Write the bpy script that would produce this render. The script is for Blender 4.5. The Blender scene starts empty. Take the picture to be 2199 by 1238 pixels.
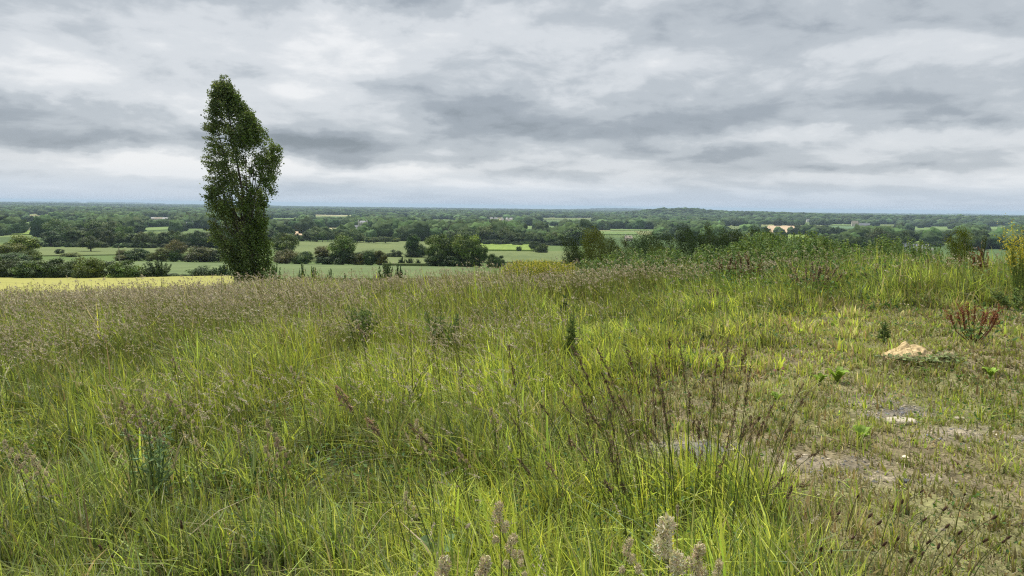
import bpy, math, random
import numpy as np
from mathutils import Vector, Matrix

# ------------------------------------------------------------------ camera
SC = bpy.context.scene
COL = SC.collection
F = 1588.0                                    # focal length in photo pixels (2199 wide)
PITCH = math.atan((619-442)/F)
ROLL = 0.0127
EYE = 1.65
cam_d = bpy.data.cameras.new('camera'); cam = bpy.data.objects.new('camera', cam_d); COL.objects.link(cam)
cam_d.sensor_width = 36; cam_d.lens = 36*F/2199; cam_d.clip_start = 0.05; cam_d.clip_end = 120000
RM = Matrix.Rotation(math.pi/2-PITCH, 3, 'X') @ Matrix.Rotation(ROLL, 3, 'Z')
cam.matrix_world = Matrix.Translation((0, 0, EYE)) @ RM.to_4x4()
SC.camera = cam
RN = np.array(RM)

# ------------------------------------------------------------------ light
SUN_EL, SUN_AZ = math.radians(58), math.radians(-24)      # azimuth from +Y towards +X
sdir = Vector((math.sin(SUN_AZ)*math.cos(SUN_EL), math.cos(SUN_AZ)*math.cos(SUN_EL), math.sin(SUN_EL)))
sl = bpy.data.lights.new('sun', 'SUN'); sl.energy = 4.6; sl.angle = math.radians(4.0); sl.color = (1, .955, .88)
so = bpy.data.objects.new('sun', sl); COL.objects.link(so); so.rotation_euler = sdir.to_track_quat('Z', 'Y').to_euler()
SC.view_settings.view_transform = 'Standard'; SC.view_settings.look = 'None'
SC.view_settings.exposure = 0.25; SC.view_settings.gamma = 1
SC.cycles.max_bounces = 5; SC.cycles.diffuse_bounces = 2; SC.cycles.glossy_bounces = 1
SC.cycles.transmission_bounces = 3; SC.cycles.transparent_max_bounces = 4; SC.cycles.volume_bounces = 0
SC.cycles.use_denoising = False
SC.cycles.use_adaptive_sampling = True; SC.cycles.adaptive_threshold = 0.01
SC.cycles.caustics_reflective = False; SC.cycles.caustics_refractive = False
SC.cycles.filter_width = 1.2; SC.cycles.sample_clamp_indirect = 2.5; SC.cycles.sample_clamp_direct = 6.0

class NT:
    """small node-tree helper"""
    def __init__(s, tree): s.t = tree; s.n = tree.nodes; s.l = tree.links
    def add(s, typ, **kw):
        n = s.n.new(typ)
        for k, v in kw.items(): setattr(n, k, v)
        return n
    def put(s, sock, v):
        if isinstance(v, bpy.types.NodeSocket): s.l.new(v, sock)
        elif v is not None: sock.default_value = v
    def m(s, op, a, b=None, c=None, clamp=False):
        n = s.add('ShaderNodeMath', operation=op, use_clamp=clamp)
        s.put(n.inputs[0], a); s.put(n.inputs[1], b); s.put(n.inputs[2], c); return n.outputs[0]
    def mix(s, fac, a, b, blend='MIX'):
        n = s.add('ShaderNodeMix', data_type='RGBA', blend_type=blend, clamp_factor=True)
        s.put(n.inputs[0], fac); s.put(n.inputs[6], a); s.put(n.inputs[7], b); return n.outputs[2]
    def ramp(s, fac, stops, interp='EASE'):
        n = s.add('ShaderNodeValToRGB'); cr = n.color_ramp; cr.interpolation = interp
        while len(cr.elements) < len(stops): cr.elements.new(.5)
        for e, (p, c) in zip(cr.elements, stops): e.position = p; e.color = (*c, 1)
        s.put(n.inputs[0], fac); return n.outputs[0]
    def noise(s, vec, scale, detail=4, rough=.55, dist=0, dim='3D'):
        n = s.add('ShaderNodeTexNoise', noise_dimensions=dim)
        s.put(n.inputs['Vector'], vec); n.inputs['Scale'].default_value = scale
        n.inputs['Detail'].default_value = detail; n.inputs['Roughness'].default_value = rough
        n.inputs['Distortion'].default_value = dist; return n.outputs[0]
    def comb(s, x, y, z=0.0):
        n = s.add('ShaderNodeCombineXYZ'); s.put(n.inputs[0], x); s.put(n.inputs[1], y); s.put(n.inputs[2], z); return n.outputs[0]

# ------------------------------------------------------------------ sky: clouded world
world = bpy.data.worlds.new('World'); SC.world = world; world.use_nodes = True
w = NT(world.node_tree); w.n.clear()
tc = w.add('ShaderNodeTexCoord').outputs['Generated']
sep = w.add('ShaderNodeSeparateXYZ'); w.l.new(tc, sep.inputs[0]); X, Y, Z = sep.outputs
el = w.m('ARCSINE', Z); az = w.m('ARCTAN2', X, Y)
zz = w.m('ADD', w.m('MAXIMUM', Z, 0.0), 0.085)
cx = w.m('DIVIDE', X, zz); cy = w.m('DIVIDE', Y, zz)
plane = w.comb(cx, cy, 0.3)                         # position on a flat cloud deck
big = w.noise(plane, .75, 5, .5, .2)
elc = w.m('POWER', w.m('MAXIMUM', el, 0.002), .72)  # features flatten towards the horizon
fine = w.noise(w.comb(w.m('MULTIPLY', az, 5.5), w.m('MULTIPLY', elc, 13.0), 4.0), 1.0, 8, .55, .3)
puff = w.noise(w.comb(w.m('MULTIPLY', az, 15.0), w.m('MULTIPLY', elc, 32.0), 9.0), 1.0, 6, .56, .35)
wn = w.noise(w.comb(w.m('MULTIPLY', az, 9.0), w.m('MULTIPLY', el, 17.0), 1.0), 1.0, 6, .55)
wn2 = w.noise(w.comb(w.m('MULTIPLY', az, 9.0), w.m('MULTIPLY', el, 17.0), 7.0), 1.2, 6, .55)
wa = w.m('ADD', az, w.m('MULTIPLY', w.m('SUBTRACT', wn, .5), .20))
we = w.m('ADD', el, w.m('MULTIPLY', w.m('SUBTRACT', wn2, .5), w.m('MULTIPLY_ADD', w.m('MAXIMUM', el, 0.0), .55, .012)))
def sky_blob(px, py, sx, sy, amp):
    e0 = (442+(px-1099.5)*.0127-py)/F; a0 = math.atan((px-1099.5)/F)
    da = w.m('DIVIDE', w.m('SUBTRACT', wa, a0), sx/F); de = w.m('DIVIDE', w.m('SUBTRACT', we, e0), sy/F)
    r2 = w.m('MULTIPLY_ADD', da, da, w.m('MULTIPLY', de, de))
    return w.m('MULTIPLY', w.m('EXPONENT', w.m('MULTIPLY', r2, -1.0)), amp)
BL = [(70,205,120,38,.22),(300,232,150,30,.18),(620,120,200,70,.26),(760,150,120,80,.16),(1250,160,220,70,.10),
      (150,355,330,20,.34),(780,368,260,16,.36),(420,372,200,22,.30),(1120,402,300,11,.22),(1800,325,260,18,.18),(1950,395,300,12,.18),
      (2050,310,200,14,.10),(930,258,60,10,.18),(560,275,90,30,.10),(1500,385,260,12,.14),
      (80,272,260,26,-.34),(280,318,300,20,-.30),(60,318,200,16,-.16),(380,10,260,45,-.30),(900,15,240,50,-.20),(540,115,90,40,-.16),
      (1060,235,170,42,-.36),(1300,285,260,22,-.26),(1560,265,300,40,-.24),(1480,333,240,14,-.34),(1950,240,300,50,-.22),
      (700,322,160,26,-.34),(900,350,220,13,-.26),(1130,378,280,10,-.26),(1900,368,160,9,-.18),(1420,100,250,60,-.08),(2000,100,260,80,-.12),
      (200,90,200,40,-.08),(1950,285,300,14,-.14),(860,200,90,40,-.10)]
acc = None
for b in BL:
    o = sky_blob(*b); acc = o if acc is None else w.m('ADD', acc, o)
dens = w.m('ADD', .57, w.m('ADD', w.m('MULTIPLY', w.m('SUBTRACT', big, .5), .35), w.m('ADD', w.m('MULTIPLY', w.m('SUBTRACT', fine, .5), .95), w.m('MULTIPLY', w.m('SUBTRACT', puff, .5), .45))))
dens = w.m('ADD', dens, w.m('MULTIPLY', acc, .80))
cloud = w.ramp(dens, [(0.06, (.25, .29, .33)), (.27, (.36, .405, .455)), (.47, (.505, .55, .595)), (.66, (.68, .715, .75)), (.90, (.86, .875, .89))])
hz = w.ramp(w.m('MULTIPLY', el, 57.3/4.0, clamp=True), [(0.0, (.50, .61, .75)), (.30, (.56, .66, .78)), (1.0, (.9, .9, .9))])
hzf = w.ramp(w.m('MULTIPLY', el, 57.3/3.0, clamp=True), [(0.0, (.80,)*3), (.25, (.62,)*3), (.65, (.22,)*3), (1.0, (0,)*3)])
cloud = w.mix(hzf, cloud, hz)
skyt = w.add('ShaderNodeTexSky', sky_type='NISHITA', sun_disc=False, sun_elevation=SUN_EL, sun_rotation=SUN_AZ)
bg1 = w.add('ShaderNodeBackground'); w.l.new(skyt.outputs[0], bg1.inputs[0]); bg1.inputs[1].default_value = .08
bg2 = w.add('ShaderNodeBackground'); w.l.new(cloud, bg2.inputs[0]); bg2.inputs[1].default_value = .86
mx = w.add('ShaderNodeMixShader'); mx.inputs[0].default_value = .95
w.l.new(bg1.outputs[0], mx.inputs[1]); w.l.new(bg2.outputs[0], mx.inputs[2])
wo = w.add('ShaderNodeOutputWorld'); w.l.new(mx.outputs[0], wo.inputs[0])

# ------------------------------------------------------------------ numeric helpers
rng = np.random.default_rng(7); random.seed(7)
def sstep(x, a, b):
    t = np.clip((np.asarray(x, float)-a)/(b-a), 0, 1); return t*t*(3-2*t)
def _hash(i, j, s):
    h = (i.astype(np.int64)*374761393+j.astype(np.int64)*668265263+s*982451653) & 0x7fffffff
    h = ((h ^ (h >> 13))*1274126177) & 0x7fffffff
    return ((h ^ (h >> 16)) & 0xffff)/65535.0
def vnoise(x, y, s=0):
    xi = np.floor(x); yi = np.floor(y); fx = x-xi; fy = y-yi
    fx = fx*fx*(3-2*fx); fy = fy*fy*(3-2*fy); xi = xi.astype(np.int64); yi = yi.astype(np.int64)
    a = _hash(xi, yi, s); b = _hash(xi+1, yi, s); c = _hash(xi, yi+1, s); d = _hash(xi+1, yi+1, s)
    return (a*(1-fx)+b*fx)*(1-fy)+(c*(1-fx)+d*fx)*fy
def fbm(x, y, s=0, o=4):
    x = np.asarray(x, float); y = np.asarray(y, float); r = 0; a = .5; t = 0
    for k in range(o):
        r = r+a*vnoise(x*2**k+17.3*k, y*2**k-9.1*k, s+k); t += a; a *= .5
    return r/t
def px_az(px): return math.atan((px-1099.5)/F)
def polar(px, d):                                  # direction of a photo column and a depth northwards -> x, y
    return d*float(ray(px, 490)[0]), d
def project(x, y, z):                              # world -> photo pixel
    v = np.stack([x, y, np.asarray(z)-EYE], -1) @ RN
    q = np.maximum(-v[..., 2], 1e-3)
    return 1099.5+F*v[..., 0]/q, 619-F*v[..., 1]/q
def ray(px, py):
    v = RN @ np.array([(px-1099.5)/F, -(py-619)/F, -1.0]); return v/v[1]

# terrain profiles: height over ground distance, for six azimuths
TD = np.array([0, 5, 10, 15, 20, 25, 35, 45, 60, 85, 110, 180, 250, 330, 450, 700, 1000, 1600, 3000, 6000, 9000, 14000, 40000], float)
FAR = [-14.2, -18.9, -22.8, -27.3, -33.5, -38, -43, -47, -50, -52, -80, -330]
TP = {0:    [0, -.25, -.62, -1.08, -1.65, -2.32, -3.85, -5.4, -7.0, -8.9, -10.8]+FAR,
      700:  [0, -.20, -.49, -.83, -1.24, -1.73, -2.95, -4.3, -5.9, -8.0, -9.9]+FAR,
      1150: [0, -.12, -.32, -.60, -.98, -1.42, -2.6, -3.9, -5.6, -7.9, -9.9]+FAR,
      1500: [0, -.03, -.09, -.24, -.62, -1.10, -2.3, -3.6, -5.4, -8.0, -10.2]+FAR,
      1850: [0, 0, .0, -.04, -.36, -.85, -2.1, -3.6, -5.6, -8.4, -11.0]+FAR,
      2300: [0, 0, .02, -.02, -.34, -.85, -2.1, -3.6, -5.6, -8.4, -11.0]+FAR}
TA = np.array([px_az(k) for k in TP])
UD = np.linspace(math.log(3), math.log(40003), 900)
TZ = []
for k in TP:
    zt = np.interp(np.exp(UD)-3, TD, TP[k]); kk = np.exp(-np.linspace(-2, 2, 31)**2); kk /= kk.sum()
    TZ.append(np.convolve(np.pad(zt, 15, 'edge'), kk, 'valid'))
TZ = np.array(TZ)
HILLS = [(1440, 3700, 200, 420, 27), (1600, 3600, 330, 600, 14), (2050, 3000, 900, 500, 17), (1000, 4200, 900, 700, 8),
         (250, 3500, 900, 900, 6), (60, 6500, 1200, 900, 12), (1330, 14000, 900, 1500, 47), (2060, 20000, 1500, 2000, 66), (250, 16000, 2500, 1800, 50)]
def H(x, y):
    x = np.asarray(x, float); y = np.asarray(y, float)
    d = np.hypot(x, y); a = np.arctan2(x, y)
    de = d*np.maximum(np.cos(a), .72)
    u = (np.log(de+3)-UD[0])/(UD[1]-UD[0]); i = np.clip(u.astype(int), 0, len(UD)-2); f = np.clip(u-i, 0, 1)
    ia = np.clip(np.searchsorted(TA, a)-1, 0, len(TA)-2)
    fa = np.clip((a-TA[ia])/(TA[ia+1]-TA[ia]), 0, 1); fa = fa*fa*(3-2*fa)
    z = (TZ[ia, i]*(1-f)+TZ[ia, i+1]*f)*(1-fa)+(TZ[ia+1, i]*(1-f)+TZ[ia+1, i+1]*f)*fa
    mean = TZ.mean(0); wb = sstep(np.abs(a), 1.2, 2.6); z = z*(1-wb)+(mean[i]*(1-f)+mean[i+1]*f)*wb
    n1 = fbm(x*.45, y*.45, 3, 4)-.5; n2 = fbm(x/700, y/700, 9, 3)-.5
    z = z+n1*.16*sstep(d, 1.5, 4)*(1-sstep(d, 40, 90))+n2*9*sstep(d, 700, 2200)
    for (px, hd, sx, sd, am) in HILLS:
        X0, Y0 = polar(px, hd); ca, sa = math.cos(px_az(px)), math.sin(px_az(px))
        lx = (x-X0)*ca-(y-Y0)*sa; ly = (x-X0)*sa+(y-Y0)*ca
        z = z+am*np.exp(-(lx/sx)**2-(ly/sd)**2)
    return z
def hz_(x, y): return float(H(np.array([x]), np.array([y]))[0])
DS = np.exp(np.linspace(math.log(1.5), math.log(26000), 1400))
def ground_hit(px, py):                            # where the line of sight through a photo pixel meets the terrain
    v = ray(px, py); zr = EYE+v[2]*DS; g = H(v[0]*DS, v[1]*DS)
    k = np.argmax(g >= zr)
    if not (g >= zr).any(): k = len(DS)-1
    d = DS[k]
    if k > 0:
        e0 = zr[k-1]-g[k-1]; e1 = zr[k]-g[k]; t = e0/(e0-e1) if e0 != e1 else 1; d = DS[k-1]+(DS[k]-DS[k-1])*min(max(t, 0), 1)
    return v[0]*d, v[1]*d, d

# ------------------------------------------------------------------ mesh helpers
class Acc:
    def __init__(s): s.v = []; s.f = []; s.c = []; s.n = 0
    def add(s, V, Fs, C):
        """V (n,3), Fs list of (m,k) index arrays, C (n,3) or one colour"""
        V = np.asarray(V, np.float32).reshape(-1, 3)
        if len(V) == 0: return
        C = np.asarray(C, np.float32)
        if C.ndim == 1: C = np.tile(C, (len(V), 1))
        for f in Fs: s.f.append(np.asarray(f, np.int64)+s.n)
        s.v.append(V); s.c.append(C); s.n += len(V)
    def mesh(s, name, mat, smooth=False):
        V = np.concatenate(s.v); C = np.concatenate(s.c)
        me = bpy.data.meshes.new(name); me.vertices.add(len(V)); me.vertices.foreach_set('co', V.ravel())
        idx = np.concatenate([f.ravel() for f in s.f]).astype(np.int32)
        tot = np.concatenate([np.full(len(f), f.shape[1]) for f in s.f]).astype(np.int32)
        st = np.concatenate([[0], np.cumsum(tot)[:-1]]).astype(np.int32)
        me.loops.add(len(idx)); me.loops.foreach_set('vertex_index', idx)
        me.polygons.add(len(tot)); me.polygons.foreach_set('loop_start', st); me.polygons.foreach_set('loop_total', tot)
        me.polygons.foreach_set('use_smooth', np.full(len(tot), smooth))
        at = me.color_attributes.new('col', 'FLOAT_COLOR', 'POINT')
        at.data.foreach_set('color', np.concatenate([C, np.ones((len(C), 1), np.float32)], 1).ravel())
        me.update(calc_edges=True); me.materials.append(mat); return me
    def obj(s, name, mat, parent=None, smooth=False):
        return link(name, s.mesh(name, mat, smooth), parent)
def link(name, me, parent=None):
    o = bpy.data.objects.new(name, me); COL.objects.link(o)
    if parent: o.parent = parent
    return o
def tag(o, label=None, cat=None, group=None, kind=None):
    for k, v in (('label', label), ('category', cat), ('group', group), ('kind', kind)):
        if v: o[k] = v
    return o
def thing(name, label, cat, loc=(0, 0, 0), rz=0, group=None, scale=1.0):
    o = bpy.data.objects.new(name, None); COL.objects.link(o); o.location = loc; o.rotation_euler = (0, 0, rz)
    o.scale = (scale,)*3 if np.isscalar(scale) else scale; o.empty_display_size = .1
    return tag(o, label, cat, group)
def unit(v): return v/np.maximum(np.linalg.norm(v, axis=-1, keepdims=True), 1e-9)
def leaves(acc, P, size, aspect, C, nrm=None, r=None, spread=1.0, direction=None):
    """rhombic leaf faces at points P; nrm biases where they face, direction where they point"""
    r = r or rng; n = len(P)
    if n == 0: return
    size = np.broadcast_to(size, (n,))[:, None]
    N = unit(r.normal(size=(n, 3))*spread+(0 if nrm is None else nrm))
    D = r.normal(size=(n, 3))*(1 if direction is None else .45)+(0 if direction is None else direction)
    T = unit(D-(D*N).sum(1, keepdims=True)*N); B = np.cross(N, T)
    V = np.stack([P-T*size*.5, P+B*size*aspect*.5, P+T*size*.5, P-B*size*aspect*.5], 1)
    V[:, 1] += N*size*.08; V[:, 3] += N*size*.08
    i = np.arange(n)[:, None]*4+np.array([[0, 1, 2, 3]])
    acc.add(V.reshape(-1, 3), [i], np.repeat(C, 4, 0))
def tube(acc, pts, rad, col, sides=5):
    pts = np.asarray(pts, float); n = len(pts); rad = np.broadcast_to(rad, (n,))
    t = unit(np.gradient(pts, axis=0)); ref = np.array([1., .13, .07]); a = unit(np.cross(t, ref)); b = np.cross(t, a)
    an = np.arange(sides)*2*math.pi/sides
    V = pts[:, None]+(a[:, None]*np.cos(an)[None, :, None]+b[:, None]*np.sin(an)[None, :, None])*rad[:, None, None]
    i = np.arange(n-1)[:, None]*sides; j = np.arange(sides)[None]
    q = np.stack([i+j, i+(j+1) % sides, i+sides+(j+1) % sides, i+sides+j], -1).reshape(-1, 4)
    acc.add(V.reshape(-1, 3), [q, (np.arange(sides)+(n-1)*sides)[None]], col)
def blades(acc, P, h, wd, ang, bend, C, face=None, lev=(0, .38, .74, 1), prof=(1, .85, .52), tipc=None):
    """tapering grass blades rooted at P, bending towards ang"""
    n = len(P)
    if n == 0: return
    h = np.broadcast_to(h, (n,)); wd = np.broadcast_to(wd, (n,)); bend = np.broadcast_to(bend, (n,))
    D = np.stack([np.cos(ang), np.sin(ang), np.zeros(n)], 1)
    fa = rng.uniform(0, math.pi, n) if face is None else face
    S = np.stack([np.cos(fa), np.sin(fa), np.zeros(n)], 1)
    rows = []; cs = []
    tip = C*1.12 if tipc is None else tipc
    for k, t in enumerate(lev):
        c = P+D*(h*bend*t**2)[:, None]; c[:, 2] += h*(t-.42*np.minimum(bend, 1.5)*t**2)
        cc = C*(1-t)+tip*t
        if k < len(lev)-1:
            o = S*(wd*prof[k]*.5)[:, None]; rows += [c-o, c+o]; cs += [cc, cc]
        else: rows.append(c); cs.append(cc)
    V = np.stack(rows, 1); m = V.shape[1]; base = np.arange(n)[:, None]*m
    fs = [base+np.array([[2*k, 2*k+1, 2*k+3, 2*k+2]]) for k in range(len(lev)-2)]
    fs.append(base+np.array([[m-3, m-2, m-1]]))
    acc.add(V.reshape(-1, 3), fs, np.stack(cs, 1).reshape(-1, 3))
def jitc(c, n, v=.18, r=None, hue=.06):
    r = r or rng; c = np.asarray(c, float)
    k = np.exp(r.normal(0, v, (n, 1))); return np.clip(c*k*(1+r.normal(0, hue, (n, 3))), 0.004, .9)

# ------------------------------------------------------------------ materials
def mat_leaf(name, trans=.35, rough=.55, spec=.3, obj_var=0.0, tint=(1, 1, 1)):
    m = bpy.data.materials.new(name); m.use_nodes = True; t = NT(m.node_tree); t.n.clear()
    at = t.add('ShaderNodeVertexColor', layer_name='col').outputs[0]
    c = t.mix(1.0, at, (*tint, 1), 'MULTIPLY') if tint != (1, 1, 1) else at
    if obj_var:
        oi = t.add('ShaderNodeObjectInfo')
        hs = t.add('ShaderNodeHueSaturation'); rnd = oi.outputs['Random']
        t.put(hs.inputs['Hue'], t.m('MULTIPLY_ADD', rnd, .05*obj_var, .5-.025*obj_var))
        r2 = t.m('FRACT', t.m('MULTIPLY', rnd, 17.3))
        t.put(hs.inputs['Value'], t.m('MULTIPLY_ADD', r2, .7*obj_var, 1-.35*obj_var))
        t.put(hs.inputs['Saturation'], t.m('MULTIPLY_ADD', t.m('FRACT', t.m('MULTIPLY', rnd, 7.7)), .3*obj_var, 1-.15*obj_var))
        t.put(hs.inputs['Color'], t.mix(1.0, c, oi.outputs['Color'], 'MULTIPLY')); c = hs.outputs[0]
    p = t.add('ShaderNodeBsdfPrincipled'); t.put(p.inputs['Base Color'], c)
    p.inputs['Roughness'].default_value = rough; p.inputs['Specular IOR Level'].default_value = spec
    out = t.add('ShaderNodeOutputMaterial')
    if trans > 0:
        tr = t.add('ShaderNodeBsdfTranslucent'); t.put(tr.inputs[0], t.mix(1.0, c, (1.15, 1.12, .72, 1), 'MULTIPLY'))
        ms = t.add('ShaderNodeMixShader'); ms.inputs[0].default_value = trans
        t.l.new(p.outputs[0], ms.inputs[1]); t.l.new(tr.outputs[0], ms.inputs[2]); t.l.new(ms.outputs[0], out.inputs[0])
    else: t.l.new(p.outputs[0], out.inputs[0])
    return m
def mat_plain(name, color, rough=.8, nscale=0, namt=.25, spec=.25, bump=0):
    m = bpy.data.materials.new(name); m.use_nodes = True; t = NT(m.node_tree); t.n.clear()
    p = t.add('ShaderNodeBsdfPrincipled'); p.inputs['Roughness'].default_value = rough; p.inputs['Specular IOR Level'].default_value = spec
    co = t.add('ShaderNodeTexCoord').outputs['Object']
    if nscale:
        nz = t.noise(co, nscale, 5, .6)
        t.put(p.inputs['Base Color'], t.ramp(nz, [(.3, tuple(c*(1-namt) for c in color)), (.7, tuple(min(c*(1+namt), 1) for c in color))]))
        if bump:
            b = t.add('ShaderNodeBump'); b.inputs['Strength'].default_value = bump; b.inputs['Distance'].default_value = .02
            t.put(b.inputs['Height'], nz); t.put(p.inputs['Normal'], b.outputs[0])
    else: p.inputs['Base Color'].default_value = (*color, 1)
    o = t.add('ShaderNodeOutputMaterial'); t.l.new(p.outputs[0], o.inputs[0]); return m
M_GRASS = mat_leaf('grass_blades', .43, .55, .2)
M_SEED = mat_leaf('seed_heads', .25, .8, .1)
M_HERB = mat_leaf('herb_leaves', .35, .6, .18)
M_CROWN = mat_leaf('tree_foliage', .14, .6, .2, obj_var=.5)
M_POPLAR = mat_leaf('poplar_foliage', .36, .6, .2)
M_FARWOOD = mat_leaf('distant_foliage', 0, .9, .05)
M_BARK = mat_plain('bark', (.10, .085, .065), .9, 6, .4, bump=.5)
M_SANDM = mat_plain('dry_sand', (.50, .38, .20), .95, 18, .38, bump=1.0)
M_STONE = mat_plain('pale_stone', (.45, .40, .30), .9, 20, .22, bump=.6)

# ------------------------------------------------------------------ where what grows in the meadow
PB_Y = np.array([560, 640, 655, 700, 760, 830, 900, 960, 1020, 1100, 1238, 1500, 2200])
PB_X = np.array([3000, 2600, 1760, 1600, 1440, 1330, 1240, 1270, 1370, 1580, 1760, 1950, 2100])
def zones(x, y):
    """short: 0 tall meadow .. 1 trodden short turf; bare: gravel or soil; px, py of the ground point"""
    z = H(x, y); px, py = project(x, y, z); d = np.maximum(y, .72*np.hypot(x, y))
    wob = (fbm(x*.9, y*.9, 31, 3)-.5)*420
    short = sstep(px+wob-np.interp(py, PB_Y, PB_X), -110, 170)*(1-sstep(d+(fbm(x*.7, y*.7, 35, 3)-.5)*5, 12.0, 16.0))
    short = np.maximum(short, np.exp(-((px-1500)/150)**4-((py-985)/42)**4))
    bare = np.zeros_like(px)
    for (bx, by, sx, sy, am) in [(1505, 965, 85, 17, 1.25), (1380, 962, 60, 14, .9), (1600, 975, 60, 12, .6), (1940, 888, 80, 13, .95), (2060, 930, 80, 14, .8), (1880, 868, 60, 12, .7),
                                 (1800, 1000, 110, 15, .9), (1700, 985, 60, 12, .8), (2190, 945, 50, 10, .9), (1930, 1030, 90, 12, .8), (2190, 690, 60, 14, .5), (1620, 1060, 80, 20, .4)]:
        bare = np.maximum(bare, am*np.exp(-((px-bx)/sx)**2-((py-by)/sy)**2))
    bare = np.clip(bare*1.15+(fbm(x*6, y*6, 41, 3)-.5)*1.5*(bare > .12), 0, 1)*sstep(short, .3, .8)
    return short, bare, px, py, d, z

# ------------------------------------------------------------------ ground sheet
def build_ground():
    a1 = np.linspace(-.80, .80, 560); a2 = np.linspace(.80, 2*math.pi-.80, 90)[1:-1]
    A = np.concatenate([a1, a2]); R = np.exp(np.linspace(math.log(.35), math.log(38000), 800))
    aa, rr = np.meshgrid(A, R); x = rr*np.sin(aa); y = rr*np.cos(aa)
    z = H(x.ravel(), y.ravel()); n, m = aa.shape
    V = np.stack([x.ravel(), y.ravel(), z], 1); V = np.concatenate([V, [[0, 0, hz_(0, 0)]]])
    i = np.arange(n-1)[:, None]*m; j = np.arange(m)[None]; j2 = (j+1) % m
    q = np.stack([i+j, i+j2, i+m+j2, i+m+j], -1).reshape(-1, 4)
    cap = np.stack([np.full(m, n*m), np.arange(m), (np.arange(m)+1) % m][::-1], 1)[:, ::-1]
    short, bare, px, py, d, _ = zones(V[:, 0], V[:, 1])
    k = fbm(V[:, 0]*2.5, V[:, 1]*2.5, 51, 4)[:, None]
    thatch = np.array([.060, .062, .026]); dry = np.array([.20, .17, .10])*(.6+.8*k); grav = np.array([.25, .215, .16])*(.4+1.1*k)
    grey = np.exp(-((px-1510)/120)**2-((py-968)/24)**2)+.6*np.exp(-((px-1960)/60)**2-((py-885)/16)**2)
    grav = grav*(1-.0*k)+(np.array([.15, .15, .15])-grav)*np.clip(grey, 0, 1)[:, None]
    moss = np.array([.17, .165, .075])*(.6+.8*k)
    mixk = sstep(fbm(V[:, 0]*1.2, V[:, 1]*1.2, 55, 3), .42, .58)[:, None]
    sc = moss*(1-mixk)+dry*mixk
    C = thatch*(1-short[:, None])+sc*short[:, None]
    C = C*(1-bare[:, None])+grav*bare[:, None]
    C = np.where((d > 30)[:, None], np.array([.10, .15, .045]), C)
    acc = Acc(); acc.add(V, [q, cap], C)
    m_ = bpy.data.materials.new('ground_soil'); m_.use_nodes = True; t = NT(m_.node_tree); t.n.clear()
    pos = t.add('ShaderNodeNewGeometry').outputs['Position']
    at = t.add('ShaderNodeVertexColor', layer_name='col').outputs[0]
    spk = t.add('ShaderNodeTexVoronoi'); t.put(spk.inputs['Vector'], pos); spk.inputs['Scale'].default_value = 38
    n1 = t.noise(pos, 9, 6, .65)
    near = t.mix(.75, at, t.ramp(n1, [(.3, (.55, .55, .52)), (.7, (1.35, 1.35, 1.3))]), 'MULTIPLY')
    near = t.mix(.35, near, t.ramp(t.noise(spk.outputs['Color'], 1, 0), [(.35, (.5, .5, .5)), (.65, (1.6, 1.6, 1.6))]), 'MULTIPLY')
    vec = t.add('ShaderNodeVectorMath', operation='MULTIPLY'); t.put(vec.inputs[0], pos); vec.inputs[1].default_value = (1/210, 1/300, 0)
    vor = t.add('ShaderNodeTexVoronoi', voronoi_dimensions='2D'); t.put(vor.inputs['Vector'], vec.outputs[0]); vor.inputs['Scale'].default_value = 1
    sp = t.add('ShaderNodeSeparateColor'); t.put(sp.inputs[0], vor.outputs['Color'])
    fc = t.ramp(sp.outputs[0], [(.0, (.07, .11, .035)), (.28, (.10, .15, .045)), (.5, (.08, .13, .045)), (.68, (.14, .19, .06)), (.85, (.20, .22, .09)), (.95, (.30, .25, .13))], 'CONSTANT')
    fc = t.mix(.3, fc, t.ramp(t.noise(pos, .02, 5), [(.3, (.7, .7, .7)), (.7, (1.2, 1.2, 1.2))]), 'MULTIPLY')
    ln = t.add('ShaderNodeVectorMath', operation='LENGTH'); t.put(ln.inputs[0], pos)
    far = t.m('GREATER_THAN', ln.outputs['Value'], 620.0)
    colr = t.mix(far, near, fc)
    p = t.add('ShaderNodeBsdfPrincipled'); t.put(p.inputs['Base Color'], colr); p.inputs['Roughness'].default_value = .95; p.inputs['Specular IOR Level'].default_value = .1
    b = t.add('ShaderNodeBump'); b.inputs['Strength'].default_value = .6; b.inputs['Distance'].default_value = .03
    t.put(b.inputs['Height'], t.m('ADD', n1, t.m('MULTIPLY', spk.outputs['Distance'], .6))); t.put(p.inputs['Normal'], b.outputs[0])
    o = t.add('ShaderNodeOutputMaterial'); t.l.new(p.outputs[0], o.inputs[0])
    tag(acc.obj('ground', m_, smooth=True), kind='structure')
build_ground()

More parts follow.
